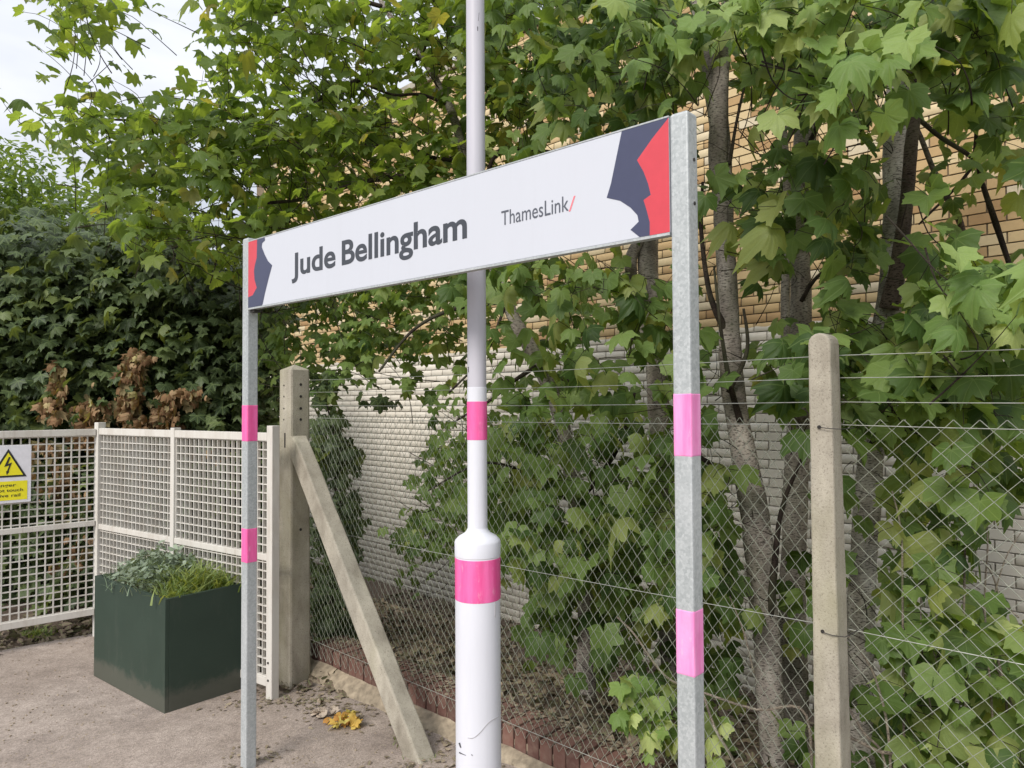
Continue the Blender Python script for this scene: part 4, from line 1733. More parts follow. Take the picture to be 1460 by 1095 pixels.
limb('branch', t2, [(1142, 430, 4.15), (1165, 395, 4.1), (1200, 375, 4.1), (1225, 385, 4.1)], [0.013, 0.010, 0.008, 0.005], M['twig'], seed=17)
limb('branch', t2, [(1150, 215, 4.25), (1168, 170, 4.2), (1172, 120, 4.2)], [0.016, 0.014, 0.01], M['twig'], seed=18)
limb('branch', t3, [(1268, 440, 3.62), (1283, 370, 3.55), (1293, 280, 3.5), (1300, 200, 3.48), (1310, 120, 3.46), (1322, 20, 3.45), (1330, -60, 3.45)], [0.045, 0.036, 0.031, 0.030, 0.028, 0.024, 0.02], M['bark_brown'], seed=19, label='smooth brown stem crossing in front of the pale trunk')
limb('branch', t3, [(1308, 130, 3.45), (1300, 90, 3.42), (1296, 40, 3.4), (1280, -30, 3.4)], [0.014, 0.010, 0.008, 0.006], M['twig'], seed=20)
limb('branch', t3, [(1305, 165, 3.47), (1340, 195, 3.5), (1372, 215, 3.55), (1392, 232, 3.6), (1400, 260, 3.6), (1420, 320, 3.62), (1440, 380, 3.65)], [0.012, 0.010, 0.010, 0.010, 0.012, 0.014, 0.011], M['twig'], seed=21)
limb('branch', t3, [(1392, 230, 3.6), (1365, 265, 3.6), (1330, 300, 3.6), (1310, 320, 3.6)], [0.009, 0.007, 0.006, 0.004], M['twig'], seed=22)
limb('branch', t3, [(1284, 150, 3.78), (1308, 185, 3.75), (1330, 240, 3.75), (1350, 280, 3.78), (1370, 320, 3.8), (1378, 380, 3.85)], [0.010, 0.012, 0.013, 0.016, 0.017, 0.015], M['bark_brown'], seed=23)
limb('branch', t3, [(1345, 90, 3.55), (1385, 140, 3.5), (1392, 180, 3.5), (1388, 235, 3.58)], [0.006, 0.008, 0.009, 0.009], M['twig'], seed=24)
limb('branch', t3, [(1240, 640, 3.62), (1262, 600, 3.5), (1290, 540, 3.4), (1310, 500, 3.35)], [0.02, 0.014, 0.01, 0.007], M['twig'], seed=25)
limb('branch', t3, [(1320, 60, 3.44), (1350, 30, 3.5), (1385, 15, 3.5), (1440, -5, 3.5)], [0.012, 0.011, 0.010, 0.008], M['twig'], seed=26)
limb('branch', t4, [(922, 330, 4.65), (900, 370, 4.6), (905, 430, 4.6), (925, 500, 4.55)], [0.03, 0.04, 0.04, 0.03], M['bark'], seed=27)
limb('branch', t4, [(925, 300, 4.7), (900, 200, 4.6), (880, 110, 4.5), (870, 20, 4.5)], [0.03, 0.022, 0.018, 0.012], M['twig'], seed=28)
limb('branch', t4, [(928, 180, 4.7), (840, 60, 4.8), (800, -20, 4.8)], [0.02, 0.013, 0.008], M['twig'], seed=29)
for k, (pts, w0, w1) in enumerate([
    ([(600, 80, 4.84), (520, 110, 4.93), (430, 150, 5.02), (330, 168, 5.10), (240, 172, 5.10), (140, 170, 5.10)], 9, 3),
    ([(690, 330, 4.50), (620, 262, 4.50), (560, 252, 4.55), (480, 270, 4.59), (420, 286, 4.67), (330, 292, 4.76)], 10, 4),
    ([(664, 230, 4.59), (620, 225, 4.50), (585, 212, 4.50), (520, 205, 4.59)], 7, 3),
    ([(640, 150, 4.67), (600, 135, 4.63), (560, 135, 4.63), (520, 120, 4.67)], 6, 3),
    ([(690, 330, 4.50), (700, 232, 4.42), (745, 214, 4.33), (800, 218, 4.25)], 8, 3),
    ([(548, 10, 5.02), (470, -5, 5.02), (380, 20, 5.02), (330, 10, 5.02)], 7, 3),
    ([(600, 80, 4.84), (620, 20, 4.76), (610, -40, 4.67)], 6, 4),
    ([(768, 520, 4.38), (730, 545, 4.17), (700, 570, 4.08), (650, 600, 4.08)], 7, 3),
    ([(768, 520, 4.38), (800, 540, 4.17), (850, 550, 4.08)], 7, 3),
    ([(722, 430, 4.42), (650, 440, 4.33), (590, 470, 4.25), (540, 530, 4.17)], 8, 3),
    ([(722, 430, 4.42), (700, 490, 4.25), (680, 520, 4.17), (640, 560, 4.17)], 5, 3),
    ([(822, 720, 4.29), (760, 680, 4.08), (690, 660, 3.91), (610, 700, 3.82)], 7, 2),
    ([(822, 720, 4.29), (880, 640, 4.08), (905, 560, 4.00)], 9, 4),
]):
    n_ = len(pts)
    limb('branch', t5, pts, [rr(w0 + (w1 - w0) * i / (n_ - 1), p[2]) for i, p in enumerate(pts)], M['twig'], n=8, seed=30 + k)

# ------------------------------------------------------------------ foliage of the front trees
rg = RNG


def Y_front(x, rng):
    fy = fence_Y(x)
    wy = wall_Y(x)
    t = rng.random(len(x))
    return fy + 0.30 + t * np.minimum(1.65, wy - fy - 0.9)


pos, fr_, sz, ti, node, idx_ = tufts(GD_R, 7800, Y_front, (0.085, 0.18), per=(2, 4), spread=0.085, droop=(0.2, 2.4), contrast=1.75)
# pale odd leaves
od = rg.random(len(ti)) < 0.03
ti[od] = rg.uniform(0.95, 1.0, od.sum())
# keep leaves clear of the fence plane
aa = (pos[:, :2] - np.array([PR.x, PR.y])) @ np.array([NC.x, NC.y])
px_, py_ = proj_np(pos)
ok = aa < -0.17
# the stems that show clear in the photograph keep few leaves in front of them
for path, hw, y0, y1 in (([(1030, 225), (1032, 330), (1038, 430), (1046, 560), (1062, 660), (1080, 770), (1092, 900), (1103, 1080)], 27, 290, 1000),
                         ([(1150, 170), (1148, 200), (1140, 330), (1142, 440), (1140, 560), (1134, 700), (1130, 850)], 22, 345, 460), ([(1138, 580), (1134, 700), (1130, 850)], 24, 590, 830),
                         ([(1292, 60), (1280, 150), (1278, 270), (1272, 400), (1258, 500), (1243, 640), (1232, 800), (1224, 980)], 26, 100, 240), ([(1272, 360), (1258, 500)], 26, 370, 450), ([(1243, 640), (1232, 800), (1224, 980)], 26, 640, 960),
                         ([(1305, 60), (1300, 200), (1293, 280), (1283, 370)], 18, 90, 380), ([(1000, 60), (1018, 130), (1030, 225)], 30, 90, 250), ([(925, 340), (935, 520), (942, 640)], 24, 335, 400), ([(935, 520), (942, 640)], 24, 520, 620)):
    xs_ = np.interp(py_, [q[1] for q in path], [q[0] for q in path])
    near_ = (np.abs(px_ - xs_) < hw + 10) & (py_ > y0) & (py_ < y1)
    ok &= ~(near_ & (rg.random(len(px_)) < 0.86))
pos, fr_, sz, ti, idx_ = pos[ok], fr_[ok], sz[ok], ti[ok], idx_[ok]
px_, py_ = proj_np(pos)
cols = [(t5, -1e9, 850), (t4, 850, 985), (t1, 985, 1105), (t2, 1105, 1205), (t3, 1205, 1e9)]
pr_mid = leaf_protos(M['leaf_mid'], 12)
owner = {}
for (tr_, x0, x1) in cols:
    jx = px_ + rg.normal(0, 25, len(px_))
    m = (jx >= x0) & (jx < x1)
    npart = {t5: 170, t4: 190, t1: 230, t2: 230, t3: 290}[tr_]
    add_leaves(tr_, M['leaf_mid'], pos[m], fr_[m], sz[m], ti[m], npart, pr_mid)
    ids = np.nonzero(m)[0]
    stalks(tr_, pos[ids], node, idx_[ids], 260)
    nd = node[np.unique(idx_[ids])]
    twigs(tr_, nd, 70, 0.26, 0.0024)
print('front leaves', len(pos))

# canopy reaching over the gate, part of the slender tree
pos, fr_, sz, ti, node, idx_ = tufts(GD_A, 2800, lambda x, r_: r_.uniform(4.1, 5.5, len(x)), (0.085, 0.145), per=(2, 5), spread=0.095, droop=(0.15, 1.3), fspread=1.5, xr=(-10, 760), yr=(-60, 400), contrast=2.0)
add_leaves(t5, M['leaf_canopy'], pos, fr_, sz, ti, 90)
stalks(t5, pos, node, idx_, 500, 0.0016)
twigs(t5, node, 300, 0.45, 0.0035)
print('canopy leaves', len(pos))
# lower sprays between gate post and pole
pos, fr_, sz, ti, node, idx_ = tufts(GD_C, 2500, lambda x, r_: r_.uniform(4.35, 5.6, len(x)), (0.07, 0.115), per=(3, 6), spread=0.09, droop=(0.3, 1.6), xr=(330, 730), yr=(280, 860), contrast=1.6)
aa = (pos[:, :2] - np.array([PR.x, PR.y])) @ np.array([NC.x, NC.y])
ok = aa < -0.2
pos, fr_, sz, ti, idx_ = pos[ok], fr_[ok], sz[ok], ti[ok], idx_[ok]
add_leaves(t5, M['leaf_mid'], pos, fr_, sz, ti, 30, pr_mid)
twigs(t5, node, 90, 0.35, 0.003)
print('spray leaves', len(pos))

# bright young shoots leaning towards the platform
pos, fr_, sz, ti, node, idx_ = tufts(GD_E, 1700, lambda x, r_: fence_Y(x) + 0.08 + 0.12 * (x > 1250) + r_.uniform(-0.28, 0.25, len(x)), (0.08, 0.15), per=(2, 3), spread=0.07, droop=(0.5, 2.6), fspread=0.7, xr=(840, 1500), yr=(-60, 560), contrast=2.1)
px_, py_ = proj_np(pos)
mt1 = px_ < 1150
pr_b = leaf_protos(M['leaf_bright'], 12)
for tr_, m in ((t2, mt1), (t3, ~mt1)):
    add_leaves(tr_, M['leaf_bright'], pos[m], fr_[m], sz[m], ti[m], 60, pr_b)
    ids = np.nonzero(m)[0]
    stalks(tr_, pos[ids], node, idx_[ids], 120, 0.002, mat=M['lime'])
    twigs(tr_, node[np.unique(idx_[ids])], 22, 0.32, 0.003)
print('bright leaves', len(pos))

# ------------------------------------------------------------------ dark hedge behind the gate
hb0 = P(200, 700, 6.3)
hedge = empty('maple_hedge', (hb0.x, hb0.y, 0), label='dark green maple hedge behind the white mesh gate, with a patch of dead brown leaves', cat='hedge')


def Y_hedge(x, r_):
    return 5.72 + 1.05 * r_.random(len(x))


pos, fr_, sz, ti, node, idx_ = tufts(GD_B, 9000, Y_hedge, (0.10, 0.15), per=(3, 5), spread=0.12, droop=(0.25, 1.3), fspread=1.0, xr=(-120, 470), yr=(280, 920), contrast=1.2,
                                     tintf=lambda p, h, r_: np.clip(r_.normal(0.35 + 0.45 * (h - 0.4), 0.22), 0, 1))
ok = pos[:, 2] > -0.02
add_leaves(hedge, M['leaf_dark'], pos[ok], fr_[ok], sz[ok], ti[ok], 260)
print('hedge leaves', len(pos))
# inner stems
for k in range(9):
    x = 20 + 45 * k
    limb('stem', hedge, [(x, 880, 6.3), (x + random.uniform(-20, 20), 700, 6.3), (x + random.uniform(-40, 40), 480, 6.4), (x + random.uniform(-50, 50), 400, 6.4)], [0.03, 0.024, 0.014, 0.006], M['twig'], n=7, seed=60 + k)
# dead brown leaves hanging in the hedge
cl = [(82, 540, 16, 26, 90), (75, 580, 26, 22, 90), (130, 585, 30, 26, 150), (128, 620, 34, 24, 130), (188, 520, 20, 28, 170), (182, 570, 22, 36, 200), (192, 610, 26, 22, 150), (240, 565, 24, 18, 80), (236, 595, 24, 24, 130), (272, 560, 20, 10, 60),
      (205, 505, 16, 12, 60), (62, 640, 40, 30, 60), (85, 690, 40, 40, 70), (110, 770, 30, 40, 30), (200, 680, 40, 40, 40), (300, 640, 40, 40, 20), (90, 805, 30, 15, 15)]
pp = []
for (cx, cy, sx, sy, n_) in cl:
    n_ = int(n_ * 0.7); x = rg.normal(cx, sx * 0.42, n_); y = rg.normal(cy + 4, sy * 0.45, n_)
    pp.append(P_np(x, y, rg.uniform(5.5, 5.72, n_)))
pos = np.concatenate(pp)
fr_ = frames(len(pos), -1.6, 1.2, (1.2, 5.0), roll=1.2)
me = leaf_mesh('dead_leaves', [HI[5], HI[10], OV[2], HI[3]], pos, fr_, rg.uniform(0.045, 0.09, len(pos)), np.clip(rg.normal(0.45, 0.25, len(pos)), 0, 1))
o = link('dead_leaves', me, hedge, M['leaf_dead']); o['kind'] = 'stuff'

# ------------------------------------------------------------------ far ash tree at the edge of the sky
fb = P(40, 600, 13.0)
ash = empty('ash_tree', (fb.x, fb.y, -0.9), label='distant feathery light green tree against the sky, beyond the dark hedge', cat='tree')
mb = MB(); mb.tube(catmull([Vector((fb.x, fb.y, -0.95)), Vector((fb.x + .1, fb.y, 1.5)), Vector((fb.x - 0.1, fb.y, 3.6)), Vector((fb.x - 0.3, fb.y, 5.2))], 6), lerps([0.22, 0.16, 0.09, 0.03], 6), 10, jitter=0.15)
mb.build('trunk', M['bark'], ash, smooth=True)
pos, fr_, sz, ti, node, idx_ = tufts(GD_G, 9000, lambda x, r_: r_.uniform(11.5, 14.5, len(x)), (0.10, 0.17), per=(6, 10), spread=0.16, droop=(-0.2, 0.9), fspread=3, xr=(-200, 330), yr=(190, 460), contrast=1.8)
me = leaf_mesh('foliage', OV, pos, fr_, sz, ti)
o = link('foliage', me, ash, M['leaf_far']); o['kind'] = 'stuff'
mb = MB()
for i in range(0, min(len(node), 600), 3):
    a_ = Vector(node[i]); d_ = (Vector((fb.x, fb.y, 2.5)) - a_).normalized()
    mb.tube([a_, a_ + d_ * 0.8], [0.004, 0.010], 4, cap=False)
o = mb.build('twigs', M['twig'], ash); o['kind'] = 'stuff'

# backing thicket beyond the hedge so the view ends in foliage, not open ground
tb = P(180, 600, 9.5)
th = empty('thicket', (tb.x, tb.y, -0.4), label='deep green thicket beyond the maple hedge, at the end of the brick building', cat='thicket')
gz = grid({7: (0, '6666552'), 8: (0, '9999993'), 9: (0, '9999994'), 10: (0, '9999994'), 11: (0, '9999994'), 12: (0, '9999994'), 13: (0, '9999994'), 14: (0, '9999994'), 15: (0, '9999994'), 16: (0, '8888884'), 17: (0, '666666')})
pos, fr_, sz, ti, node, idx_ = tufts(gz, 5200, lambda x, r_: r_.uniform(8.2, 9.6, len(x)), (0.16, 0.24), per=(3, 5), spread=0.16, droop=(0.2, 1.4), fspread=1.2, xr=(-260, 370), yr=(340, 920), contrast=1.2)
# stay clear of the building's footprint
q = (pos[:, :2] - np.array([WA.x, WA.y]))
inb = (q @ np.array([nW.x, nW.y]) < 0.15) & (q @ np.array([dW.x, dW.y]) < T1 + 0.15)
ok = ~inb & (pos[:, 2] > -0.5)
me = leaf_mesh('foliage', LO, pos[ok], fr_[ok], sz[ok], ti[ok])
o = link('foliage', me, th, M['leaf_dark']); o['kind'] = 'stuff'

# ------------------------------------------------------------------ dark shrub just behind the strainer post
sb = P(470, 800, 4.9)
shrub = empty('dark_shrub', (sb.x, sb.y, 0), label='small dark-leaved shrub behind the wire mesh next to the thick concrete post', cat='shrub')
pp = []
for (cx, cy, sx, sy, n_) in ((462, 560, 12, 16, 26), (475, 600, 16, 14, 40), (470, 640, 20, 18, 60), (485, 665, 16, 16, 50), (490, 720, 14, 26, 50), (500, 770, 14, 26, 40), (475, 780, 24, 50, 90), (462, 860, 18, 40, 110), (490, 900, 30, 30, 110), (450, 700, 14, 60, 60), (508, 640, 10, 10, 10), (545, 570, 26, 7, 14), (470, 540, 20, 10, 14)):
    x = rg.normal(cx, sx * 0.7, n_); y = rg.normal(cy, sy * 0.7, n_)
    pp.append(P_np(x, y, rg.uniform(4.75, 5.3, n_)))
pos = np.concatenate(pp)
fr_ = frames(len(pos), -1.6, 1.2, (0.4, 2.2))
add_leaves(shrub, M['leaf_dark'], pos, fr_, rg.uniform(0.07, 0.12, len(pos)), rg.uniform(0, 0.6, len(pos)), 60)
limb('stem', shrub, [(478, 930, 5.0), (470, 800, 5.0), (480, 660, 5.0), (462, 560, 5.0)], [0.014, 0.011, 0.008, 0.004], M['twig'], n=7)
limb('stem', shrub, [(485, 930, 5.0), (500, 800, 5.05), (480, 690, 5.0)], [0.012, 0.009, 0.005], M['twig'], n=7)

# ------------------------------------------------------------------ saplings and canes low behind the fence


def sapling(name, lab, stems, leaves, mat, cat='sapling', smat='cane', size=(0.07, 0.12), parts=30, Y=(2.6, 3.0), droop=(0.2, 1.4)):
    p0 = P(*stems[0][0][0]) if not isinstance(stems[0][0][0], Vector) else stems[0][0][0]
    a_, s_ = fs(p0)
    root = empty(name, (p0.x, p0.y, terr(a_, s_)), label=lab, cat=cat)
    for k, (pts, ra, rb_) in enumerate(stems):
        w3 = [P(*q) for q in pts]
        a_, s_ = fs(w3[0])
        gz_ = terr(a_, s_)
        if w3[0].z > gz_ + 0.02 and pts[0][1] > 1000:
            w3 = [Vector((w3[0].x + 0.02, w3[0].y + 0.03, gz_ - 0.04))] + w3
        n_ = len(w3)
        limb('stem', root, w3, [ra + (rb_ - ra) * i / (n_ - 1) for i in range(n_)], M[smat], n=6, jit=0.1, seed=80 + k, sub=5)
    pp_ = []
    for (cx, cy, sx, sy, n_) in leaves:
        x = rg.normal(cx, sx * 0.7, n_); y = rg.normal(cy, sy * 0.7, n_)
        pp_.append(P_np(x, y, rg.uniform(Y[0], Y[1], n_)))
    if pp_:
        pos_ = np.concatenate(pp_)
        f2 = frames(len(pos_), -1.6, 1.1, droop)
        add_leaves(root, mat, pos_, f2, rg.uniform(size[0], size[1], len(pos_)), np.clip(rg.normal(0.45, 0.25, len(pos_)), 0, 0.99), parts)
    return root


sapling('sapling', 'spindly sapling with upright pale canes right of the rounded concrete post', [
    ([(1290, 1095, 2.62), (1288, 980, 2.64), (1287, 860, 2.66), (1285, 760, 2.68), (1272, 700, 2.7)], 0.0055, 0.003),
    ([(1378, 1040, 2.6), (1374, 900, 2.62), (1376, 760, 2.64), (1372, 660, 2.66)], 0.0055, 0.003),
    ([(1352, 990, 2.7), (1342, 920, 2.7), (1330, 850, 2.72)], 0.004, 0.002),
    ([(1420, 1095, 2.55), (1412, 980, 2.56), (1404, 860, 2.6), (1408, 760, 2.62), (1392, 690, 2.65)], 0.0045, 0.0022),
    ([(1345, 1095, 2.6), (1318, 960, 2.62), (1312, 840, 2.65)], 0.004, 0.002),
    ([(1412, 870, 2.6), (1432, 800, 2.6), (1455, 760, 2.6)], 0.003, 0.0015)],
    [(1310, 930, 30, 30, 14), (1340, 900, 30, 30, 12), (1400, 960, 30, 40, 16), (1390, 1050, 40, 30, 20), (1325, 1060, 30, 30, 12)], M['leaf_bright'], Y=(2.5, 2.8), size=(0.06, 0.11))
sapling('bramble', 'pale arching bramble canes crossing low behind the mesh beside the rounded concrete post', [
    ([(1268, 1060, 2.5), (1252, 980, 2.5), (1235, 940, 2.5), (1208, 905, 2.52)], 0.005, 0.0035),
    ([(1262, 1090, 2.5), (1232, 1045, 2.5), (1208, 1005, 2.52)], 0.005, 0.004),
    ([(1290, 1095, 2.48), (1250, 1070, 2.5), (1210, 1050, 2.52)], 0.008, 0.006),
    ([(1240, 1092, 2.5), (1222, 1088, 2.5), (1208, 1084, 2.5)], 0.004, 0.003)], [], M['leaf_bright'], cat='bramble')
sapling('bramble', 'long bare bramble cane arching low behind the mesh beside the galvanised sign post', [
    ([(1150, 1020, 2.75), (1080, 1012, 2.8), (1010, 990, 2.85), (950, 965, 2.95), (905, 905, 3.0), (880, 880, 3.0)], 0.006, 0.004),
    ([(1048, 1095, 2.75), (1020, 1040, 2.8), (1002, 990, 2.85), (985, 960, 2.9)], 0.007, 0.004),
    ([(1075, 960, 2.8), (1060, 900, 2.85), (1040, 850, 2.9)], 0.004, 0.002)], [], M['leaf_bright'], cat='bramble')
sapling('bramble', 'tangle of grey twigs low against the white painted brick at the end of the fence', [
    ([(1440, 1090, 2.6), (1432, 980, 2.6), (1410, 900, 2.62), (1400, 860, 2.64)], 0.006, 0.003),
    ([(1455, 1060, 2.6), (1425, 960, 2.62), (1400, 930, 2.62), (1395, 900, 2.62)], 0.004, 0.002),
    ([(1452, 880, 2.7), (1430, 860, 2.7), (1415, 820, 2.7), (1402, 800, 2.7)], 0.004, 0.002)],
    [(1420, 950, 30, 40, 10)], M['leaf_bright'], cat='bramble', Y=(2.5, 2.8))
sapling('sapling', 'low bright green maple seedling growing behind the mesh at the foot of the sign post', [
    ([(925, 1050, 2.95), (915, 1000, 2.95), (910, 960, 2.95)], 0.004, 0.002), ([(928, 1050, 2.95), (935, 1010, 2.95), (940, 990, 2.95)], 0.003, 0.002)],
    [(905, 970, 16, 16, 12), (925, 1000, 20, 20, 18), (900, 1020, 14, 16, 10), (950, 1050, 26, 24, 26), (1000, 1060, 30, 30, 14)], M['leaf_bright'], Y=(2.8, 3.1), size=(0.06, 0.10))
sapling('sapling', 'small pale-leaved shoot half way up the mesh beside the white lamp column', [
    ([(860, 780, 4.0), (850, 720, 3.9), (840, 670, 3.8)], 0.006, 0.003)],
    [(835, 740, 18, 16, 18), (850, 725, 12, 8, 8), (820, 790, 12, 12, 6)], M['leaf_bright'], Y=(3.5, 3.8), size=(0.07, 0.11), smat='twig')

# ------------------------------------------------------------------ leaf litter, weeds and grit
n_ = 12000
a_ = rg.uniform(-1.2, LEN + 3.5, n_); s_ = 0.36 + rg.random(n_) ** 1.3 * 4.5
pos = np.array([[*fp(a, s, terr(a, s) + random.uniform(0.004, 0.03))] for a, s in zip(a_, s_)])
fr_ = frames(n_, 0, 4, (-0.5, 0.5), roll=1.2)
me = leaf_mesh('leaf_litter', [OV[0], OV[2], LO[1]], pos, fr_, rg.uniform(0.035, 0.085, n_), np.clip(rg.normal(0.5, 0.25, n_), 0, 1))
tag(link('leaf_litter', me, None, M['leaf_litter']), kind='stuff')

pp = []
while len(pp) < 2600:
    t_ = random.uniform(-0.2, 4.2); d_ = GC + (dL * t_ if random.random() < 0.6 else -dG * t_ * 0.5)
    q = d_ + Vector((random.gauss(0, 0.25), random.gauss(0, 0.35), 0))
    b_ = behind(q.x, q.y)
    if b_ > 0.03 and b_ < 1.2: pp.append((q.x, q.y, verge_z(q.x, q.y) + random.uniform(0.012, 0.035)))
pos = np.array(pp)
fr_ = frames(len(pos), 0, 4, (-0.6, 0.6), roll=1.2)
me = leaf_mesh('leaf_litter', [OV[0], OV[2], LO[1]], pos, fr_, rg.uniform(0.035, 0.08, len(pos)), np.clip(rg.normal(0.5, 0.25, len(pos)), 0, 1))
tag(link('leaf_litter', me, None, M['leaf_litter']), kind='stuff')

# bits along the kerb and round the posts
pp = []
for _n in (1500,):
    a = rg.uniform(-1.5, LEN, _n); s = 0.355 - np.abs(rg.normal(0, 0.07, _n)); s = np.clip(s, 0.15, 0.36)
    kerb_bits = np.array([[*fp(x, y, 0.118 + kz(x))] for x, y in zip(a, s)])
for (c, n_, sp) in ((fp(LEN * 0.5, 0.0), 420, None), (G(440, 1003), 60, 0.10), (G(355, 1085), 60, 0.09), (G(620, 1088), 120, 0.14), (G(470, 1020), 70, 0.10), (G(395, 1000), 60, 0.10), (G(60, 905), 90, 0.3), (G(350, 1000), 40, 0.08)):
    if sp is None:
        a = rg.uniform(-1, LEN, n_); s = 0.13 - np.abs(rg.normal(0, 0.10, n_)) - 0.02
        pp.append(np.array([[*fp(x, y, 0.006)] for x, y in zip(a, s)]))
    else:
        pp.append(np.array([[c.x, c.y, 0.007]] * n_) + np.concatenate([rg.normal(0, sp, (n_, 2)), rg.uniform(0, 0.004, (n_, 1))], 1))
pos = np.concatenate(pp)
ok = np.array([fs(p)[1] < 0.1 or fs(p)[0] > LEN for p in pos])
pos = pos[ok]
fr_ = frames(len(pos), 0, 4, (-0.15, 0.25), roll=0.5)
pos = np.concatenate([pos, kerb_bits]); fr_ = frames(len(pos), 0, 4, (-0.15, 0.25), roll=0.5)
me = leaf_mesh('fallen_leaves', [OV[0], OV[1]], pos, fr_, rg.uniform(0.012, 0.04, len(pos)), np.clip(rg.normal(0.7, 0.25, len(pos)), 0, 1))
tag(link('fallen_leaves', me, None, M['leaf_litter']), kind='stuff')

# grit scattered on the asphalt
v, f = [], []
mb = MB()
for i in range(900):
    x = random.uniform(0, 660); y = random.uniform(905, 1095)
    q = G(x, y)
    if fs(q)[1] > 0.05: continue
    s = random.uniform(0.0015, 0.005)
    th_ = random.uniform(0, 6.28)
    mb.box(q + Zv * s * 0.3, (math.cos(th_), math.sin(th_), 0), (-math.sin(th_), math.cos(th_), 0), Zv, s * 2, s * 1.4, s * 1.1)
o = mb.build('grit', M['haunch'])
tag(o, kind='stuff')

# curled orange leaves
q = G(497, 1036)
root = empty('orange_leaves', (q.x, q.y, 0), label='little heap of curled orange and yellow leaves on the asphalt near the raking brace', cat='leaf pile')
n_ = 26
pos = np.array([[q.x, q.y, 0.01]] * n_) + np.concatenate([rg.normal(0, 0.032, (n_, 2)), rg.uniform(0, 0.055, (n_, 1))], 1)
fr_ = frames(n_, -1.5, 2, (-0.8, 1.2), roll=1.5)
pr = leaf_protos(M['leaf_orange'], 6)
for i in range(n_):
    m3 = fr_[i] * rg.uniform(0.04, 0.065)
    o_ = bpy.data.objects.new('leaf', pr[i % 6]); COL.objects.link(o_); o_.parent = root
    o_.matrix_basis = Matrix(((*m3[0], pos[i, 0] - q.x), (*m3[1], pos[i, 1] - q.y), (*m3[2], pos[i, 2]), (0, 0, 0, 1)))
q = G(462, 1018)
root = empty('dry_leaves', (q.x, q.y, 0), label='bleached crumpled dry leaves lying beside the foot of the thick concrete post', cat='leaf pile')
for i in range(9):
    m3 = frames(1, 0, 3, (-0.4, 0.5), roll=1.0)[0] * rg.uniform(0.05, 0.075)
    me_ = pr[i % 6]
    o_ = bpy.data.objects.new('leaf', me_.copy() if i == 0 else o_.data); COL.objects.link(o_); o_.parent = root
    if i == 0:
        o_.data.materials.clear(); o_.data.materials.append(simple('bleached_leaf', (0.40, 0.33, 0.26), 0.8))
    o_.matrix_basis = Matrix(((*m3[0], rg.normal(0, 0.045)), (*m3[1], rg.normal(0, 0.03)), (*m3[2], 0.012), (0, 0, 0, 1)))


def blades(root, name, c, n, spread, hgt, wid, mat, lean=0.6, axes=None, arch=0.4):
    vs_, fs_, ti_ = [], [], []
    for i in range(n):
        ox, oy = random.gauss(0, spread[0]), random.gauss(0, spread[1])
        b_ = Vector(c) + (axes[0] * ox + axes[1] * oy if axes else Vector((ox, oy, 0)))
        ph = random.uniform(0, 6.28)
        h_ = hgt * random.uniform(0.5, 1.1)
        dr_ = Vector((math.cos(ph), math.sin(ph), 0)) * lean * random.uniform(0.2, 1.2)
        sd_ = Vector((-math.sin(ph + random.uniform(-.6, .6)), math.cos(ph), 0)) * wid
        t_ = random.random()
        k0 = len(vs_)
        for j in range(4):
            u = j / 3
            p_ = b_ + dr_ * h_ * u * (0.5 + u * 0.6) + Zv * h_ * (u - arch * u * u)
            ww_ = sd_ * (1 - u * 0.85)
            vs_ += [p_ - ww_, p_ + ww_]
            ti_ += [t_, t_]
        for j in range(3):
            fs_.append((k0 + 2 * j, k0 + 2 * j + 1, k0 + 2 * j + 3, k0 + 2 * j + 2))
    me_ = big_mesh(name, np.array([tuple(x) for x in vs_]), np.array(fs_), np.array(ti_), np.zeros(len(vs_)))
    o_ = link(name, me_, root, mat)
    return o_


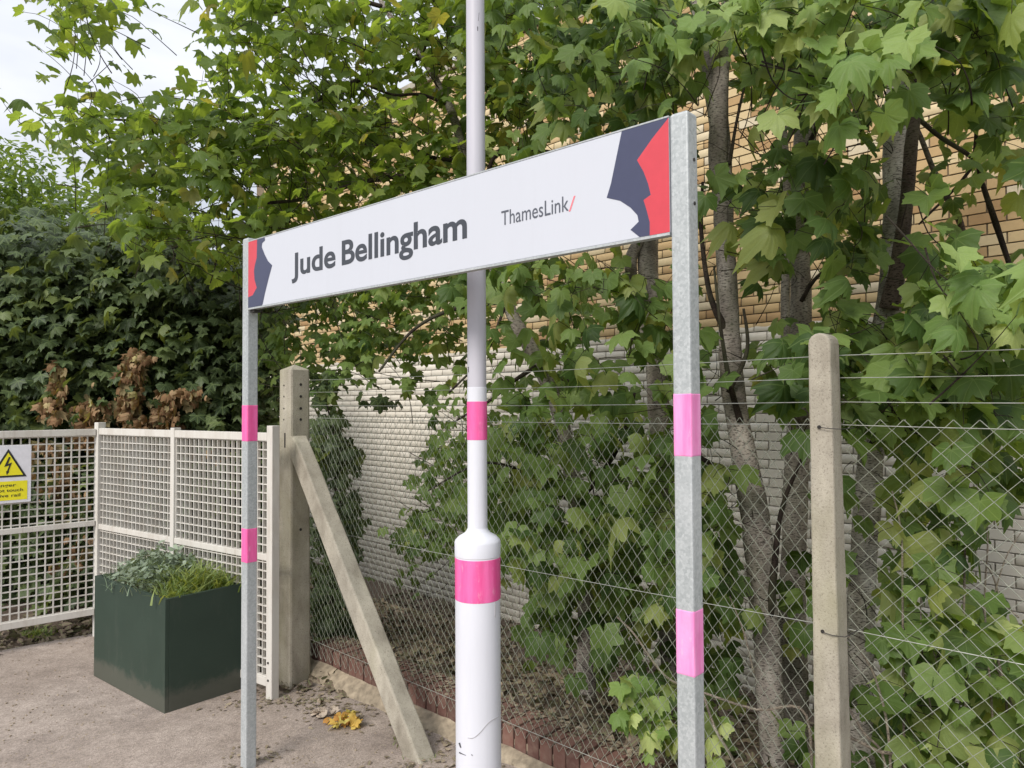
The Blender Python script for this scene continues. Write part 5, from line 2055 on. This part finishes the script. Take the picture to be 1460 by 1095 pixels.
# plants in the planter
zs = hp - 0.04
r1_ = empty('silver_plant', (pc.x, pc.y, zs), label='silvery feathery foliage plant filling one end of the green planter', cat='plant')
for (fa_, fb_, hh_, n_) in ((0.72, 0.5, 0.20, 900), (0.5, 0.45, 0.22, 900), (0.86, 0.4, 0.15, 500), (0.6, 0.75, 0.18, 500), (0.45, 0.25, 0.15, 450), (0.7, 0.2, 0.12, 350)):
    c = C0 + pa * la * fa_ + pb * lb * fb_ + Zv * zs
    o = blades(r1_, 'feathery_clump', c, n_ // 3, (0.07, 0.055), hh_, 0.0035, M['silver'], 0.9, (pa, pb), 0.35)
    o['kind'] = 'stuff'
n_ = 1500
fa_ = rg.normal(0.62, 0.17, n_); fb_ = np.clip(rg.normal(0.48, 0.2, n_), 0.06, 0.95); fa_ = np.clip(fa_, 0.36, 0.97)
mound = 0.20 * np.clip(1 - ((fa_ - 0.62) / 0.42) ** 2 - ((fb_ - 0.5) / 0.75) ** 2, 0.12, 1) * (0.8 + 0.35 * np.sin(fa_ * 37) * np.sin(fb_ * 23))
pos = np.array([[*(C0 + pa * la * x + pb * lb * y)] for x, y in zip(fa_, fb_)]); pos[:, 2] = zs + mound * rg.uniform(0.55, 1.05, n_)
fr_ = frames(n_, 0, 4, (-1.2, 0.9), roll=1.5)
me = leaf_mesh('silver_leaves', OV, pos, fr_, rg.uniform(0.022, 0.05, n_), np.clip(rg.normal(0.55, 0.25, n_), 0, 1))
link('silver_leaves', me, r1_, M['silver'])['kind'] = 'stuff'
r2_ = empty('lime_plant', (pc.x, pc.y, zs), label='lime green grassy plant arching over the nearer end of the green planter', cat='plant')
for (fa_, fb_, hh_, n_) in ((0.24, 0.45, 0.24, 170), (0.31, 0.75, 0.25, 150), (0.12, 0.75, 0.19, 120), (0.12, 0.22, 0.14, 110), (0.2, 0.9, 0.2, 80)):
    c = C0 + pa * la * fa_ + pb * lb * fb_ + Zv * zs
    o = blades(r2_, 'grassy_clump', c, n_, (0.05, 0.05), hh_, 0.006, M['lime'], 1.0, (pa, pb), 0.42)
    o['kind'] = 'stuff'

# weeds under the white panel
q = G(52, 908)
wd = empty('weed', (q.x, q.y, 0), label='small green weed growing from the soil under the white mesh panel', cat='weed')
blades(wd, 'weed_leaves', (q.x, q.y, -0.01), 120, (0.05, 0.03), 0.11, 0.007, M['lime'], 0.9)['kind'] = 'stuff'
q = G(438, 998)
for k, (x, y, n_) in enumerate(((448, 1000, 26), (610, 1082, 30), (570, 1060, 16), (395, 996, 14))):
    q = G(x, y)
    o = blades(None, 'grass', (q.x, q.y, -0.005), n_, (0.05, 0.02), 0.045, 0.0022, M['lime'], 0.9)
    o['kind'] = 'stuff'
print('objects', len(S.objects))
